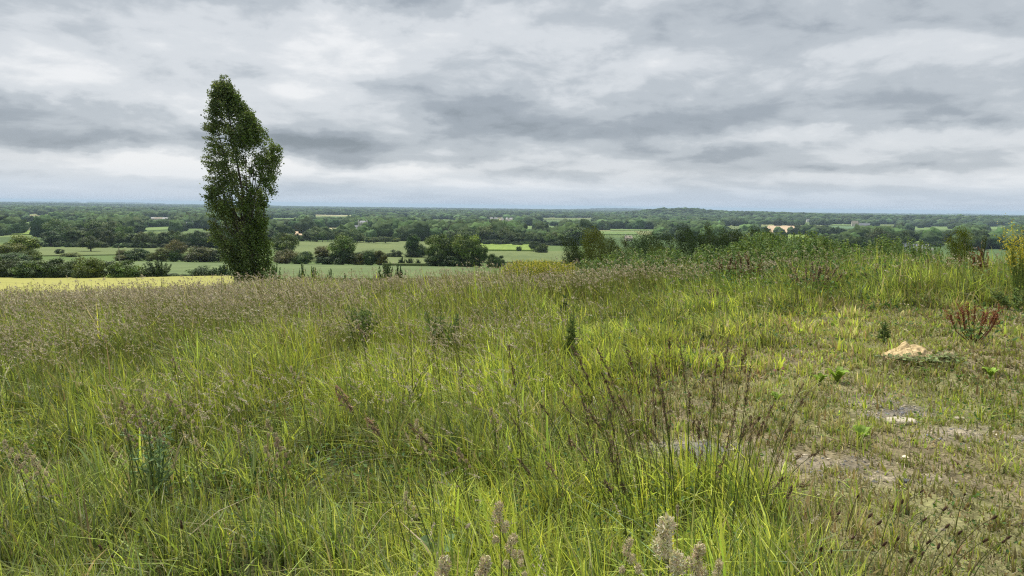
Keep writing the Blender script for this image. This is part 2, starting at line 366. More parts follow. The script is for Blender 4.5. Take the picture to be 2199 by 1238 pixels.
# ------------------------------------------------------------------ crop fields (draped on the terrain)
def mat_field(name, c1, c2, sx=.25, sy=.02, rot=0.0, tram=None):
    m = bpy.data.materials.new(name); m.use_nodes = True; t = NT(m.node_tree); t.n.clear()
    pos = t.add('ShaderNodeNewGeometry').outputs['Position']
    mp = t.add('ShaderNodeMapping'); t.put(mp.inputs[0], pos); mp.inputs['Rotation'].default_value = (0, 0, rot); mp.inputs['Scale'].default_value = (sx, sy, 0)
    a = t.noise(mp.outputs[0], 1, 5, .6); b = t.noise(pos, .6, 6, .7); c = t.noise(pos, .015, 4, .5)
    f = t.m('ADD', t.m('MULTIPLY', a, .4), t.m('ADD', t.m('MULTIPLY', b, .25), t.m('MULTIPLY', c, .35)))
    col = t.ramp(f, [(.38, c1), (.60, c2)])
    if tram:                                        # tractor lines
        mp2 = t.add('ShaderNodeMapping'); t.put(mp2.inputs[0], pos); mp2.inputs['Rotation'].default_value = (0, 0, tram[1])
        s = t.add('ShaderNodeSeparateXYZ'); t.put(s.inputs[0], mp2.outputs[0])
        fr = t.m('FRACT', t.m('DIVIDE', s.outputs[0], tram[0])); ln = t.m('LESS_THAN', fr, tram[2])
        col = t.mix(t.m('MULTIPLY', ln, .75), col, (*[v*.55 for v in c1], 1))
    p = t.add('ShaderNodeBsdfPrincipled'); t.put(p.inputs['Base Color'], col); p.inputs['Roughness'].default_value = .85; p.inputs['Specular IOR Level'].default_value = .1
    o = t.add('ShaderNodeOutputMaterial'); t.l.new(p.outputs[0], o.inputs[0]); return m
MF = {'wheat': mat_field('green_wheat', (.095, .135, .048), (.135, .18, .065), tram=(24, 1.45, .035)),
      'sage': mat_field('pale_wheat', (.105, .14, .045), (.145, .18, .06), tram=(24, 1.1, .03)),
      'bright': mat_field('bright_pasture', (.14, .21, .04), (.21, .29, .055)),
      'mid': mat_field('pasture', (.11, .175, .05), (.16, .23, .065)),
      'tan': mat_field('ripe_crop', (.42, .31, .19), (.52, .39, .25)),
      'straw': mat_field('cut_hay', (.32, .31, .16), (.42, .39, .21)),
      'blue': mat_field('blue_green_crop', (.085, .155, .07), (.12, .20, .09), tram=(38, .6, .25)),
      'barley': mat_field('ripening_barley', (.26, .26, .065), (.37, .355, .10), .12, .9)}
ZONES = []                                         # (pixel box, distance): keep nearer random trees out of these sight lines
def field(name, quad, mat, lift=.25, n=36, keep=True):
    """quad: four photo pixels (far-left, far-right, near-right, near-left) of a field's corners on the ground"""
    V = []; lift = lift if max(p[1] for p in quad) > 540 else max(lift, .9)
    m = 8; K = np.zeros((m+1, m+1, 2))
    for i in range(m+1):
        for j in range(m+1):
            u, v = j/m, i/m
            px = (quad[0][0]*(1-u)+quad[1][0]*u)*(1-v)+(quad[3][0]*(1-u)+quad[2][0]*u)*v
            py = (quad[0][1]*(1-u)+quad[1][1]*u)*(1-v)+(quad[3][1]*(1-u)+quad[2][1]*u)*v
            K[i, j] = ground_hit(px, py)[:2]
    g1 = np.linspace(0, m, n+1); i0 = np.minimum(g1.astype(int), m-1); fr = g1-i0
    Kx = K[i0]*(1-fr)[:, None, None]+K[i0+1]*fr[:, None, None]; Kx = Kx[:, i0]*(1-fr)[None, :, None]+Kx[:, i0+1]*fr[None, :, None]
    XY = Kx.reshape(-1, 2); V = np.column_stack([XY, H(XY[:, 0], XY[:, 1])+lift])
    V = np.array(V); ii = np.arange(n)[:, None]*(n+1); jj = np.arange(n)[None]
    q = np.stack([ii+jj+n+1, ii+jj+n+2, ii+jj+1, ii+jj], -1).reshape(-1, 4)
    edge = list(range(n+1))+[k*(n+1)+n for k in range(1, n+1)]+[n*(n+1)+k for k in range(n-1, -1, -1)]+[k*(n+1) for k in range(n-1, 0, -1)]
    E = V[edge].copy(); E[:, 2] -= lift+.5; m = len(edge); o = len(V)
    sk = np.array([[edge[k], edge[(k+1) % m], o+(k+1) % m, o+k] for k in range(m)])
    acc = Acc(); acc.add(np.concatenate([V, E]), [q, sk], (.2, .2, .1))
    tag(acc.obj(name, MF[mat], smooth=True), kind='structure')
    xs = [p[0] for p in quad]; ys = [p[1] for p in quad]
    dm = np.hypot(V[:, 0], V[:, 1]).mean()
    if keep: ZONES.append((min(xs)+(max(xs)-min(xs))*.05, min(ys)+.3, max(xs)-(max(xs)-min(xs))*.05, min(ys)+(max(ys)-min(ys))*.93+.6, dm))
    return V
FIELDS = [('wheat_field', [(-160, 558), (1015, 578), (1090, 606), (-160, 604)], 'wheat', .5),
          ('wheat_field', [(40, 533.5), (500, 532), (505, 545), (40, 552)], 'sage', .4),
          ('wheat_field', [(615, 520.5), (960, 518), (975, 546), (600, 566)], 'sage', .4),
          ('wheat_field', [(838, 550), (985, 549), (1020, 572), (820, 573)], 'sage', .9),
          ('pasture', [(1032, 525), (1142, 527), (1150, 540), (1030, 539)], 'bright', .5),
          ('wheat_field', [(1025, 541.5), (1245, 541.5), (1260, 566), (1025, 566)], 'sage', .5),
          ('wheat_field', [(1295, 541), (1350, 541), (1350, 556), (1295, 556)], 'sage', .4),
          ('pasture', [(8, 478.5), (192, 479), (188, 487), (8, 486)], 'mid', .5), ('pasture', [(-60, 494), (66, 497), (72, 505), (-60, 504)], 'bright', .5),
          ('pasture', [(308, 491), (366, 488), (366, 494), (310, 497)], 'mid', .5), ('hay_field', [(588, 498), (644, 499), (650, 507), (600, 506)], 'tan', .5),
          ('hay_field', [(617, 489), (640, 489), (640, 494), (617, 494)], 'straw', .5), ('hay_field', [(650, 489.5), (765, 492), (760, 495.5), (650, 493.5)], 'straw', .5),
          ('hay_field', [(656, 483.3), (745, 484.3), (745, 487.5), (656, 486.7)], 'straw', .5), ('hay_field', [(672, 462), (782, 464), (782, 465.6), (672, 463.2)], 'straw', .8),
          ('pasture', [(812, 510), (850, 507), (850, 513), (812, 516)], 'bright', .5), ('pasture', [(925, 472.5), (978, 473), (978, 474.6), (925, 474)], 'mid', .8),
          ('pasture', [(1160, 468), (1275, 469.5), (1265, 473.5), (1160, 472)], 'sage', .8), ('pasture', [(1125, 486), (1200, 488), (1200, 494), (1125, 493)], 'mid', .6),
          ('pasture', [(1275, 498), (1365, 499), (1370, 505), (1275, 504)], 'mid', .5), ('pasture', [(1310, 493), (1412, 494.5), (1412, 497), (1310, 496)], 'mid', .5),
          ('hay_field', [(1440, 500.5), (1505, 501.5), (1510, 505), (1440, 504)], 'straw', .5),
          ('pasture', [(1552, 487), (1648, 486), (1648, 494), (1555, 494)], 'sage', .6), ('ripe_field', [(1650, 485.5), (1748, 486), (1712, 502), (1640, 499)], 'tan', .6),
          ('crop_field', [(1750, 486), (1862, 488), (1840, 501), (1712, 502)], 'blue', .6), ('pasture', [(1684, 504.5), (1758, 507), (1740, 514), (1672, 514)], 'bright', .5),
          ('pasture', [(1785, 482.5), (1828, 483), (1826, 485), (1785, 484.6)], 'mid', .7), ('pasture', [(1885, 482.5), (1925, 483), (1922, 486), (1885, 485.6)], 'sage', .7),
          ('pasture', [(1940, 487.5), (2056, 487.5), (2050, 494.5), (1938, 495)], 'mid', .6), ('pasture', [(2118, 487.5), (2160, 488), (2160, 494.5), (2122, 494)], 'mid', .6),
          ('pasture', [(1958, 515), (2062, 514.5), (2058, 522), (1960, 523)], 'bright', .5), ('pasture', [(2110, 513.5), (2160, 514), (2160, 518), (2110, 518)], 'sage', .5),
          ('pasture', [(60, 461.5), (110, 462), (110, 463), (60, 462.6)], 'mid', .8), ('pasture', [(560, 469), (640, 470), (640, 471.5), (560, 470.5)], 'mid', .8)]
for nm, qd, mt, lf in FIELDS: field(nm, qd, mt, lf)
def crop_strip(name, pxs, dists, lift, mat):       # standing crop with a real height, given by directions and distances
    nx, nd = 70, 40; V = []
    for k in range(nd):
        for j in range(nx):
            px = pxs[0]+(pxs[1]-pxs[0])*j/(nx-1)
            d0 = np.interp(px, pxs, dists[0]); d1 = np.interp(px, pxs, dists[1]); d = d0+(d1-d0)*k/(nd-1)
            x, y = polar(px, d); V.append((x, y))
    V = np.array(V); h = H(V[:, 0], V[:, 1])+lift*(.9+.2*fbm(V[:, 0]*.2, V[:, 1]*.2, 5, 3))
    V = np.column_stack([V, h]); i = np.arange(nd-1)[:, None]*nx; j = np.arange(nx-1)[None]
    q = np.stack([i+j, i+j+1, i+nx+j+1, i+nx+j], -1).reshape(-1, 4)
    edge = list(range(nx))+[k*nx+nx-1 for k in range(1, nd)]+[(nd-1)*nx+k for k in range(nx-2, -1, -1)]+[k*nx for k in range(nd-2, 0, -1)]
    E = V[edge].copy(); E[:, 2] -= lift+.4; m = len(edge); o = len(V)
    acc = Acc(); acc.add(np.concatenate([V, E]), [q, np.array([[edge[(k+1) % m], edge[k], o+k, o+(k+1) % m] for k in range(m)])], (.5, .5, .2))
    tag(acc.obj(name, MF[mat], smooth=True), kind='structure')
crop_strip('barley_field', (-420, 500), ((44, 60), (109, 112)), .75, 'barley')

# ------------------------------------------------------------------ trees
def crown(acc, r, zc, rz, rx, nclump, per, leaf, cols, clr=(.10, .17), power=1.0, lean=0.0, cone=False, core=True):
    for k in range(nclump):
        th = r.uniform(0, 2*math.pi); u = r.uniform(-1, 1); s = r.uniform(.35, 1)**.5
        if cone:
            t = r.uniform(0, 1)**1.3; z = zc-rz+2*rz*t; rad = rx*(1-t)**.85*s; c = np.array([rad*math.cos(th), rad*math.sin(th), z])
        else:
            q = math.sqrt(1-u*u); c = np.array([rx*s*q*math.cos(th), rx*s*q*math.sin(th), zc+rz*s*u*power])
        c[0] += lean*(c[2])**2; per = int(per)
        cr = r.uniform(*clr)
        P = unit(r.normal(size=(per, 3)))*(r.uniform(.15, 1, (per, 1))**.45)*cr*np.array([1.15, 1.15, .8])
        N = unit(P)+np.array([0, 0, .5]); b = np.array(cols[r.integers(len(cols))])*math.exp(r.normal(0, .24))
        leaves(acc, c+P, leaf*.88*r.uniform(.6, 1.3, per), .8, jitc(b, per, .13, r), N*1.3, r, .6)
G1, G2, G3, G4 = (.075, .120, .030), (.10, .155, .036), (.052, .090, .026), (.125, .175, .042)
def tree_mesh(seed, kind):
    r = np.random.default_rng(seed); a = Acc(); t = Acc(); cols = [G1, G2, G3, G1, G4]
    if kind == 'round':
        crown(a, r, .60, .33, .40, 46, 145, .040, cols); crown(a, r, .42, .22, .34, 14, 90, .04, cols)
        tr = [(0, 0, -.03), (.01, 0, .15), (-.01, .01, .40), (.02, 0, .7)]; rad = [.035, .026, .02, .006]
    elif kind == 'tall':
        crown(a, r, .56, .40, .26, 46, 145, .038, cols, (.08, .14)); crown(a, r, .28, .18, .25, 12, 80, .038, cols, (.08, .13))
        tr = [(0, 0, -.03), (.01, 0, .2), (0, .01, .5), (0, 0, .85)]; rad = [.03, .024, .016, .004]
    elif kind == 'bush':
        crown(a, r, .46, .44, .48, 46, 145, .05, cols, (.12, .2)); crown(a, r, .2, .16, .5, 18, 90, .05, cols, (.1, .17))
        tr = [(0, 0, -.05), (.02, 0, .15), (0, 0, .4)]; rad = [.03, .02, .008]
    elif kind == 'conifer':
        crown(a, r, .52, .47, .30, 60, 90, .04, [(.032, .062, .028), (.04, .075, .03)], (.07, .12), cone=True)
        tr = [(0, 0, -.03), (0, 0, .4), (0, 0, .9)]; rad = [.03, .02, .004]
    elif kind == 'young':                          # the scrub close behind the meadow: finer leaves, ragged shoots
        cols = [(.05, .10, .035), (.07, .13, .04), (.09, .15, .045)]
        for k in range(44):
            th = r.uniform(0, 6.28); q = r.uniform(0, .5); tip = np.array([math.cos(th)*q, math.sin(th)*q, r.uniform(.45, 1.0)*(1-.5*q)]); m = 150
            s = r.uniform(.12, 1, (m, 1)); P = tip*s*np.array([1, 1, 1])+r.normal(0, .045, (m, 3))*(1.25-s)
            leaves(a, P, .045*r.uniform(.6, 1.4, m), .6, jitc(cols[k % 3], m, .25, r), np.array([0, 0, .5]), r, .8, direction=tip)
            tube(t, [(0, 0, 0), tip*.5, tip*.95], [.009, .006, .002], (.1, .09, .06), 4)
        tr = [(0, 0, -.1), (0, 0, .2)]; rad = [.02, .012]
    elif kind == 'wind':                           # hawthorn sheared by the wind, streaming to the left
        cols = [(.055, .085, .024), (.075, .11, .028), (.095, .13, .034)]
        for k in range(96):
            u = r.uniform(0, 1); th = r.uniform(0, 6.28); q = .40*math.sqrt(r.uniform(.1, 1))*(1-.55*max(u-.5, 0))
            c = np.array([q*math.cos(th)-.28*u*u, q*math.sin(th), .16+.78*u]); m = 150
            P = r.normal(0, 1, (m, 3))*np.array([.105, .065, .045]); P[:, 2] += -.25*P[:, 0]
            leaves(a, c+P, .021*r.uniform(.6, 1.4, m), .7, jitc(cols[k % 3], m, .25, r), np.array([0, 0, .6]), r, .8, direction=np.array([-1., 0, .1]))
            if k % 6 == 0: tube(t, [(.02, 0, .22), c*.5+np.array([.06, 0, .12]), c], [.014, .009, .003], (.1, .09, .07), 4)
        tr = [(.03, 0, -.06), (.05, 0, .12), (.02, .01, .30), (-.05, 0, .55)]; rad = [.03, .022, .018, .006]
    tube(t, tr, rad, (.1, .09, .07), 7)
    if kind in ('round', 'tall'):
        for k in range(9):
            th = k*2.4; z0 = r.uniform(.2, .45); L = r.uniform(.16, .28)
            tube(t, [(0, 0, z0), (math.cos(th)*L*.5, math.sin(th)*L*.5, z0+L*.5), (math.cos(th)*L, math.sin(th)*L, z0+L*1.1)], [.012, .007, .002], (.1, .09, .07), 4)
    return a.mesh(kind+'_crown', M_CROWN), t.mesh(kind+'_trunk', M_BARK, True)
PROTO = {}
for kd, n in (('round', 3), ('tall', 3), ('bush', 4), ('conifer', 1), ('young', 3), ('wind', 3)):
    PROTO[kd] = [tree_mesh(100+13*k+len(kd)*7, kd) for k in range(n)]
WID = {'round': .95, 'tall': .66, 'bush': 1.2, 'conifer': .66, 'young': .95, 'wind': 1.0}     # crown width of the unit tree
NAME = {'round': 'round_tree', 'tall': 'tall_tree', 'bush': 'shrub', 'conifer': 'conifer_tree', 'young': 'young_shrub', 'wind': 'hawthorn_tree'}
CAT = {'round': 'tree', 'tall': 'tree', 'bush': 'shrub', 'conifer': 'tree', 'young': 'shrub', 'wind': 'tree'}
TINT = {'g': (1, 1, 1), 'd': (.62, .70, .72), 'y': (1.75, 1.55, .75), 'b': (1.15, .85, .75), 'o': (1.4, 1.15, .95), 'r': (1.5, .95, .8), 'm': (1.25, 1.25, 1.0), 'p': (.6, .35, .5)}
NTREE = [0]
def row_of(d, px): x, y = polar(px, d); return x, y, hz_(x, y)
def plant(kind, px, d, top, wpx, tint, label, group=None, whole=True):
    """a tree rooted on the terrain at distance d, its crown reaching the height seen in the photo"""
    x, y, z = row_of(d, px); e0 = (442+(px-1099.5)*.0127-top)/F; h = max(EYE+e0*d-z, 1.2); wd = wpx/F*d
    k = NTREE[0]; NTREE[0] += 1; v = PROTO[kind][k % len(PROTO[kind])]; sx = wd/WID[kind]
    rz = random.uniform(0, 6.28) if kind != 'wind' else random.uniform(-.4, .4)
    col = tuple(c*random.uniform(.92, 1.08) for c in TINT[tint])
    t = thing(NAME[kind], label, CAT[kind], (x, y, z), rz, group, (sx, sx, h))
    c = link('crown', v[0], t); c.color = (*col, 1)
    link('trunk', v[1], t)
    return t

# near hedge and scrub, left of the poplar
for px, top, wd, tn, lb in [(-25, 548, 46, 'g', 'hedge shrub cut by the left frame edge behind the yellow field'), (20, 552, 50, 'd', 'dark hedge shrub second from the left behind the yellow field'),
        (62, 553, 54, 'g', 'hedge shrub with a ragged top, third from the left along the yellow field'), (104, 549, 56, 'd', 'tall dense hedge shrub fourth from the left along the yellow field'),
        (146, 551, 52, 'g', 'hedge shrub in the middle of the dark hedge, below the lone round tree'), (186, 548, 52, 'm', 'hedge shrub with yellow green top shoots below the lone round tree'),
        (226, 556, 54, 'g', 'hedge shrub left of the utility pole behind the yellow field'), (262, 553, 60, 'm', 'broad bright-topped hedge shrub just right of the utility pole'),
        (298, 574, 46, 'd', 'low dark end shrub of the long hedge behind the yellow field'), (334, 554, 44, 'g', 'separate pointed shrub standing right of the hedge end'),
        (366, 588, 40, 'd', 'small low shrub at the foot of the separate pointed shrub'), (400, 590, 30, 'd', 'low dark bush in the gap between pointed shrub and poplar'),
        (440, 569, 56, 'd', 'dark shrub left of the tall poplar behind the yellow field'), (478, 566, 46, 'g', 'green shrub touching the left side of the tall poplar')]:
    plant('young' if px in (334, 478) else 'bush', px, 112+random.uniform(-2, 4), top, wd*1.5, tn, lb, 'hedge shrubs behind the yellow field')
for px, d, top, wd, tn, lb in [(648, 52, 562, 26, 'g', 'young bush with upright shoots right of the poplar, behind the grass crest'), (670, 54, 564, 30, 'g', 'bushier of the two young shrubs right of the poplar'),
        (708, 50, 572, 26, 'm', 'light green young bush peeping over the grass crest'), (740, 50, 584, 22, 'g', 'small shoot tips behind the grass crest right of the light green bush'), (832, 52, 553, 44, 'g', 'tall young bush above the grass crest in front of the brown hedgerow trees'),
        (856, 53, 562, 34, 'd', 'right half of the young bush clump above the grass crest'), (812, 50, 577, 26, 'g', 'low young bush at the left foot of the tall one'), (585, 56, 556, 34, 'm', 'young bush growing at the right foot of the poplar')]:
    plant('young', px, d, top, wd, tn, lb, 'young bushes behind the grass crest')
# hedgerow across the slope and the trees standing in it
R2 = [('tall', 45, 225, 503, 62, 'y', 'bright yellow green tree above the hedge at the left edge'), ('round', 12, 215, 519, 66, 'o', 'olive brown rounded tree at the left frame edge above the hedge'),
 ('bush', 62, 215, 532, 40, 'm', 'green bush at the right foot of the bright yellow green tree'), ('bush', 20, 205, 541, 70, 'd', 'dark bush below the olive brown tree at the left edge'),
 ('bush', 125, 330, 533, 20, 'd', 'small dark bush alone in the pale field, left of the lone round tree'), ('round', 192, 375, 505.5, 45, 'g', 'lone round tree in the pale field with a dark shadow at its foot'),
 ('bush', 150, 300, 541, 44, 'o', 'low brownish scrub on the field edge below the lone round tree'), ('bush', 260, 262, 534, 24, 'b', 'small brown bush beside the utility pole'), ('bush', 262, 258, 546, 34, 'b', 'low brown bush at the foot of the utility pole'),
 ('bush', 295, 260, 529, 50, 'd', 'dark rounded hedgerow bush right of the utility pole'), ('bush', 322, 258, 540, 22, 'm', 'small green bush with white flowers between two dark hedgerow bushes'), ('bush', 347, 256, 530, 34, 'b', 'brown green bush left of the pair below the brown tree'),
 ('round', 378, 300, 514, 44, 'r', 'rounded brown leaved tree behind the hedgerow'), ('bush', 374, 255, 533, 24, 'd', 'narrow dark hedgerow bush below the brown leaved tree'), ('bush', 393, 256, 543, 20, 'g', 'small green bush filling the hedgerow right of the narrow dark one'),
 ('bush', 426, 255, 527, 58, 'b', 'broadest brown dark hedgerow bush left of the poplar'), ('bush', 466, 255, 533, 36, 'd', 'dark hedgerow bush beside the poplar, left side'), ('round', 610, 300, 498, 58, 'g', 'large green tree right of the poplar, above the brown bush'),
 ('bush', 612, 246, 532, 50, 'b', 'reddish brown hedgerow bush right of the poplar'), ('bush', 637, 243, 547, 22, 'g', 'low gap bush between the reddish brown and the pointed green bush'), ('bush', 655, 242, 536, 32, 'g', 'pointed green hedgerow bush in front of the pale field'),
 ('tall', 692, 242, 527, 36, 'r', 'reddish hedgerow tree with bare top twigs left of the big oak'), ('bush', 700, 240, 546, 44, 'd', 'dark thick bush at the left foot of the big oak'), ('round', 733, 238, 501, 56, 'm', 'big leafy oak in the middle of the hedgerow'),
 ('bush', 736, 236, 535, 56, 'd', 'dark understory bush below the big oak'), ('bush', 766, 236, 540, 34, 'b', 'brown bush at the right foot of the big oak'), ('bush', 778, 300, 537, 34, 'd', 'flat dark hedge stub behind the brown bushes'),
 ('bush', 795, 234, 534, 30, 'd', 'dark brown round bush, left one of the pair right of the oak'), ('bush', 815, 234, 534, 30, 'r', 'red brown round bush, right one of the pair right of the oak'),
 ('bush', 850, 330, 534, 30, 'd', 'dark bush left of the narrow dark tree'), ('bush', 838, 331, 541, 22, 'd', 'small dark bush left of the bush by the narrow dark tree'), ('tall', 886, 330, 498, 34, 'd', 'narrow dark tree with a pale trunk left of the great tree group'), ('bush', 889, 328, 530, 44, 'd', 'dark bushes around the foot of the narrow dark tree'), ('round', 906, 328, 524, 26, 'd', 'dark rounded tree right of the narrow dark tree'),
 ('young', 863, 236, 551, 18, 'd', 'thin upright sapling, leftmost of three in front of the narrow dark tree'), ('young', 880, 236, 552, 20, 'd', 'bushy sapling, middle of three in front of the narrow dark tree'), ('young', 897, 236, 555, 16, 'd', 'sapling with bare tips, right of three in front of the narrow dark tree'),
 ('round', 945, 224, 498, 60, 'm', 'left big tree of the great tree group in front of the wood'), ('bush', 935, 221, 540, 42, 'd', 'dark undergrowth at the left foot of the great tree group'), ('round', 975, 228, 506, 50, 'm', 'middle tree of the great tree group, half hidden'),
 ('round', 1006, 222, 498, 66, 'm', 'right big tree with a visible trunk in the great tree group'), ('bush', 972, 220, 545, 46, 'd', 'dark undergrowth between the trunks of the great tree group'), ('bush', 1008, 220, 548, 50, 'd', 'dark undergrowth at the right foot of the great tree group'), ('round', 1030, 220, 522, 36, 'g', 'lower tree on the right flank of the great tree group'),
 ('bush', 1056, 216, 541, 22, 'g', 'small leaning tree right of the great tree group'), ('bush', 1072, 214, 545, 24, 'd', 'dark bush beside the yellow mustard, right end of the hedgerow'), ('bush', 1115, 480, 527, 12, 'd', 'tiny dark round tree in the bright green field'), ('round', 1147, 470, 517, 22, 'd', 'dark tree left of the wood edge beyond the mustard'), ('bush', 1165, 455, 520, 30, 'g', 'round bush at the wood edge beyond the mustard')]
for k, px, d, top, wd, tn, lb in R2: plant(k, px, d, top, wd*(1.25 if k == 'bush' and d < 300 else 1.1), tn, lb)
# wind-blown hawthorns beyond the rough ground
HW = [(1236, 60, 507, 44, 'd', 'dark leaning hawthorn with a bare trunk, first right of the mustard'), (1262, 66, 512, 44, 'g', 'low rounded hawthorn right of the leaning one'), (1290, 64, 491, 56, 'y', 'yellowish hawthorn with a thin top, left part of the hawthorn line'),
 (1318, 62, 505, 50, 'm', 'spreading hawthorn right of the yellowish one'), (1350, 64, 512, 40, 'o', 'dull brownish hawthorn in the dip of the hawthorn line'), (1384, 60, 510, 50, 'd', 'dark dense hawthorn above the first nettles'),
 (1412, 62, 496, 56, 'd', 'tall dark hawthorn in the middle of the hawthorn line'), (1450, 58, 503, 58, 'd', 'broad dark hawthorn right of the tall dark one'), (1484, 66, 487, 44, 'd', 'slender hawthorn with an airy top behind the broad one'),
 (1512, 60, 499, 54, 'd', 'dark hawthorn left of the wispy one'), (1524, 72, 480, 36, 'g', 'thin wispy hawthorn sticking out of the hawthorn line'), (1556, 58, 500, 60, 'd', 'wide hawthorn above the nettle bank'),
 (1590, 60, 488, 58, 'd', 'highest dense hawthorn at the right part of the line'), (1630, 58, 489, 56, 'd', 'dense hawthorn left of the last one'), (1662, 60, 495, 48, 'm', 'last hawthorn on the right end of the line'), (1428, 52, 525, 44, 'm', 'small light hawthorn in front of the dark hawthorns')]
for px, d, top, wd, tn, lb in HW: plant('wind', px, d, top, wd*1.15, tn, lb)
plant('wind', 2072, 34, 490, 62, 'y', 'olive yellow hawthorn rising over the brown weeds at the right')
plant('young', 2115, 30, 497, 26, 'r', 'thin reddish bush with bare twigs left of the mustard bush')

# tree belts further out
NB = [0]
def belt(px0, px1, d, tops, wpx, kinds, tints, label, group, step=.55):
    p = px0
    while p < px1:
        wv = wpx*random.uniform(.7, 1.25)
        plant(random.choice(kinds), p, d*random.uniform(.97, 1.05), np.interp(p, [a for a, b in tops], [b for a, b in tops])+random.uniform(-3, 4), wv, random.choice(tints), label, group); NB[0] += 1
        p += wv*step
belt(108, 500, 463, [(78, 502), (120, 488), (165, 488), (215, 489), (255, 500), (300, 496), (345, 494), (385, 497), (430, 496), (500, 497)], 38, ['round', 'tall', 'round'], 'gdg', 'big dark tree in the belt along the far side of the pale left field', 'big trees in the belt left of the poplar')
belt(75, 480, 455, [(75, 519), (480, 518)], 22, ['bush'], 'd', 'low dark hedge bush under the tree belt left of the poplar', 'hedge bushes under the left tree belt', .6)
belt(585, 860, 640, [(585, 499), (650, 500), (675, 493), (760, 495), (790, 508), (860, 507)], 24, ['round', 'tall', 'bush'], 'gdgm', 'green tree in the belt below the grey manor house, behind the pale field', 'trees in the belt below the manor', .5)
belt(1035, 1260, 660, [(1035, 503), (1100, 502), (1180, 506), (1260, 500)], 22, ['tall', 'round'], 'ddg', 'dark tree of the wood edge behind the bright green field', 'trees of the wood behind the bright field', .42)
belt(1045, 1230, 620, [(1045, 514), (1150, 516), (1230, 518)], 20, ['bush', 'round'], 'dd', 'front tree of the dark wood edge behind the bright green field', 'front trees of the dark wood edge', .5)
belt(1735, 1930, 560, [(1735, 513), (1790, 508), (1850, 507), (1925, 512)], 30, ['round'], 'dg', 'dark round tree in the clump left of the grey roofed farm', 'trees in the clump left of the grey roofed farm', .5)
belt(1990, 2030, 700, [(1990, 516), (2030, 520)], 17, ['round'], 'd', 'dark round tree beside the grey roofed farm', 'round trees beside the grey roofed farm', 1.0)

# ------------------------------------------------------------------ farmhouses and the manor
M_W = {'pale': mat_plain('pale_render', (.62, .57, .48), .9, 2, .12), 'grey': mat_plain('grey_stone_wall', (.50, .48, .45), .9, 2, .2), 'white': mat_plain('white_render', (.72, .70, .66), .9, 2, .08)}
M_R = {'slate': mat_plain('slate_roof', (.16, .17, .20), .6, 3, .15), 'tile': mat_plain('clay_tile_roof', (.42, .20, .12), .8, 3, .2), 'lgrey': mat_plain('sheet_roof', (.34, .34, .33), .6, 1, .1), 'sand': mat_plain('pale_tile_roof', (.40, .34, .26), .8, 2, .15)}
M_GL = mat_plain('dark_window', (.04, .045, .05), .2)
def box(acc, x0, x1, y0, y1, z0, z1, c=(.5, .5, .5)):
    V = [(x, y, z) for z in (z0, z1) for y in (y0, y1) for x in (x0, x1)]
    acc.add(V, [np.array([[0, 1, 3, 2][::-1], [4, 5, 7, 6], [0, 1, 5, 4], [2, 3, 7, 6][::-1], [0, 2, 6, 4][::-1], [1, 3, 7, 5]])], c)
def house(name, px, d, wl, wd, hw, hr, wall, roof, rz, label, cat='house', chim=1, wins=3, hip=False, group=None, storeys=1):
    x, y, z = row_of(d, px); t = thing(name, label, cat, (x, y, z-.3), rz-px_az(px), group)
    a = Acc(); L, D = wl/2, wd/2
    V = [(-L, -D, 0), (L, -D, 0), (L, D, 0), (-L, D, 0), (-L, -D, hw), (L, -D, hw), (L, D, hw), (-L, D, hw), (-L, 0, hw+hr*.97), (L, 0, hw+hr*.97)]
    a.add(V, [np.array([[0, 1, 5, 4], [2, 3, 7, 6]]), np.array([[1, 2, 6, 9, 5], [3, 0, 4, 8, 7]])], (.5,)*3); a.obj('wall', M_W[wall], t)
    r_ = Acc(); e = .3; th = .18
    for s in (-1, 1):
        sl_ = hr/D; p0 = np.array([0, 0, hw+hr]); yo = s*(D+e); zo = hw-e*sl_
        V = [(-L-e, 0, hw+hr), (L+e, 0, hw+hr), (L+e, yo, zo), (-L-e, yo, zo)]
        V = V+[(v[0], v[1], v[2]+th) for v in V]
        r_.add(V, [np.array([[0, 1, 2, 3], [4, 5, 6, 7], [0, 1, 5, 4], [2, 3, 7, 6], [1, 2, 6, 5], [0, 3, 7, 4]])], (.3,)*3)
    rf = r_.obj('roof', M_R[roof], t)
    for k in range(chim):
        c = Acc(); cx_ = (-1 if k == 0 else 1)*(L-.6); box(c, cx_-.4, cx_+.4, -.35, .35, hw+hr-.4, hw+hr+1.1); box(c, cx_-.5, cx_+.5, -.45, .45, hw+hr+1.1, hw+hr+1.25); c.obj('chimney', M_W['grey'], rf)
    for sidx in range(storeys):
        for k in range(wins):
            wx = -L+wl*(k+.5)/wins; c = Acc(); z0 = .9+sidx*2.7; box(c, wx-.45, wx+.45, -D-.05, -D+.05, z0, z0+1.3); c.obj('window', M_GL, t)
    c = Acc(); box(c, L*.1-.5, L*.1+.5, -D-.06, -D+.04, .05, 2.1); c.obj('door', M_R['slate'], t)
    ZONES.append((px-wl/d*F*.5, 0, px+wl/d*F*.5, project(x, y, z)[1]-1.0, d)); BLD.append((x, y, max(wl, wd)))
    return t
BLD = []
house('cottage', 69, 900, 9, 6, 3.4, 2.8, 'pale', 'slate', 1.2, 'white gabled cottage with a slate roof in the left valley')
house('farmhouse', 91, 890, 11, 6, 3.0, 2.4, 'pale', 'tile', .1, 'low house with an orange tile roof beside the white gabled cottage')
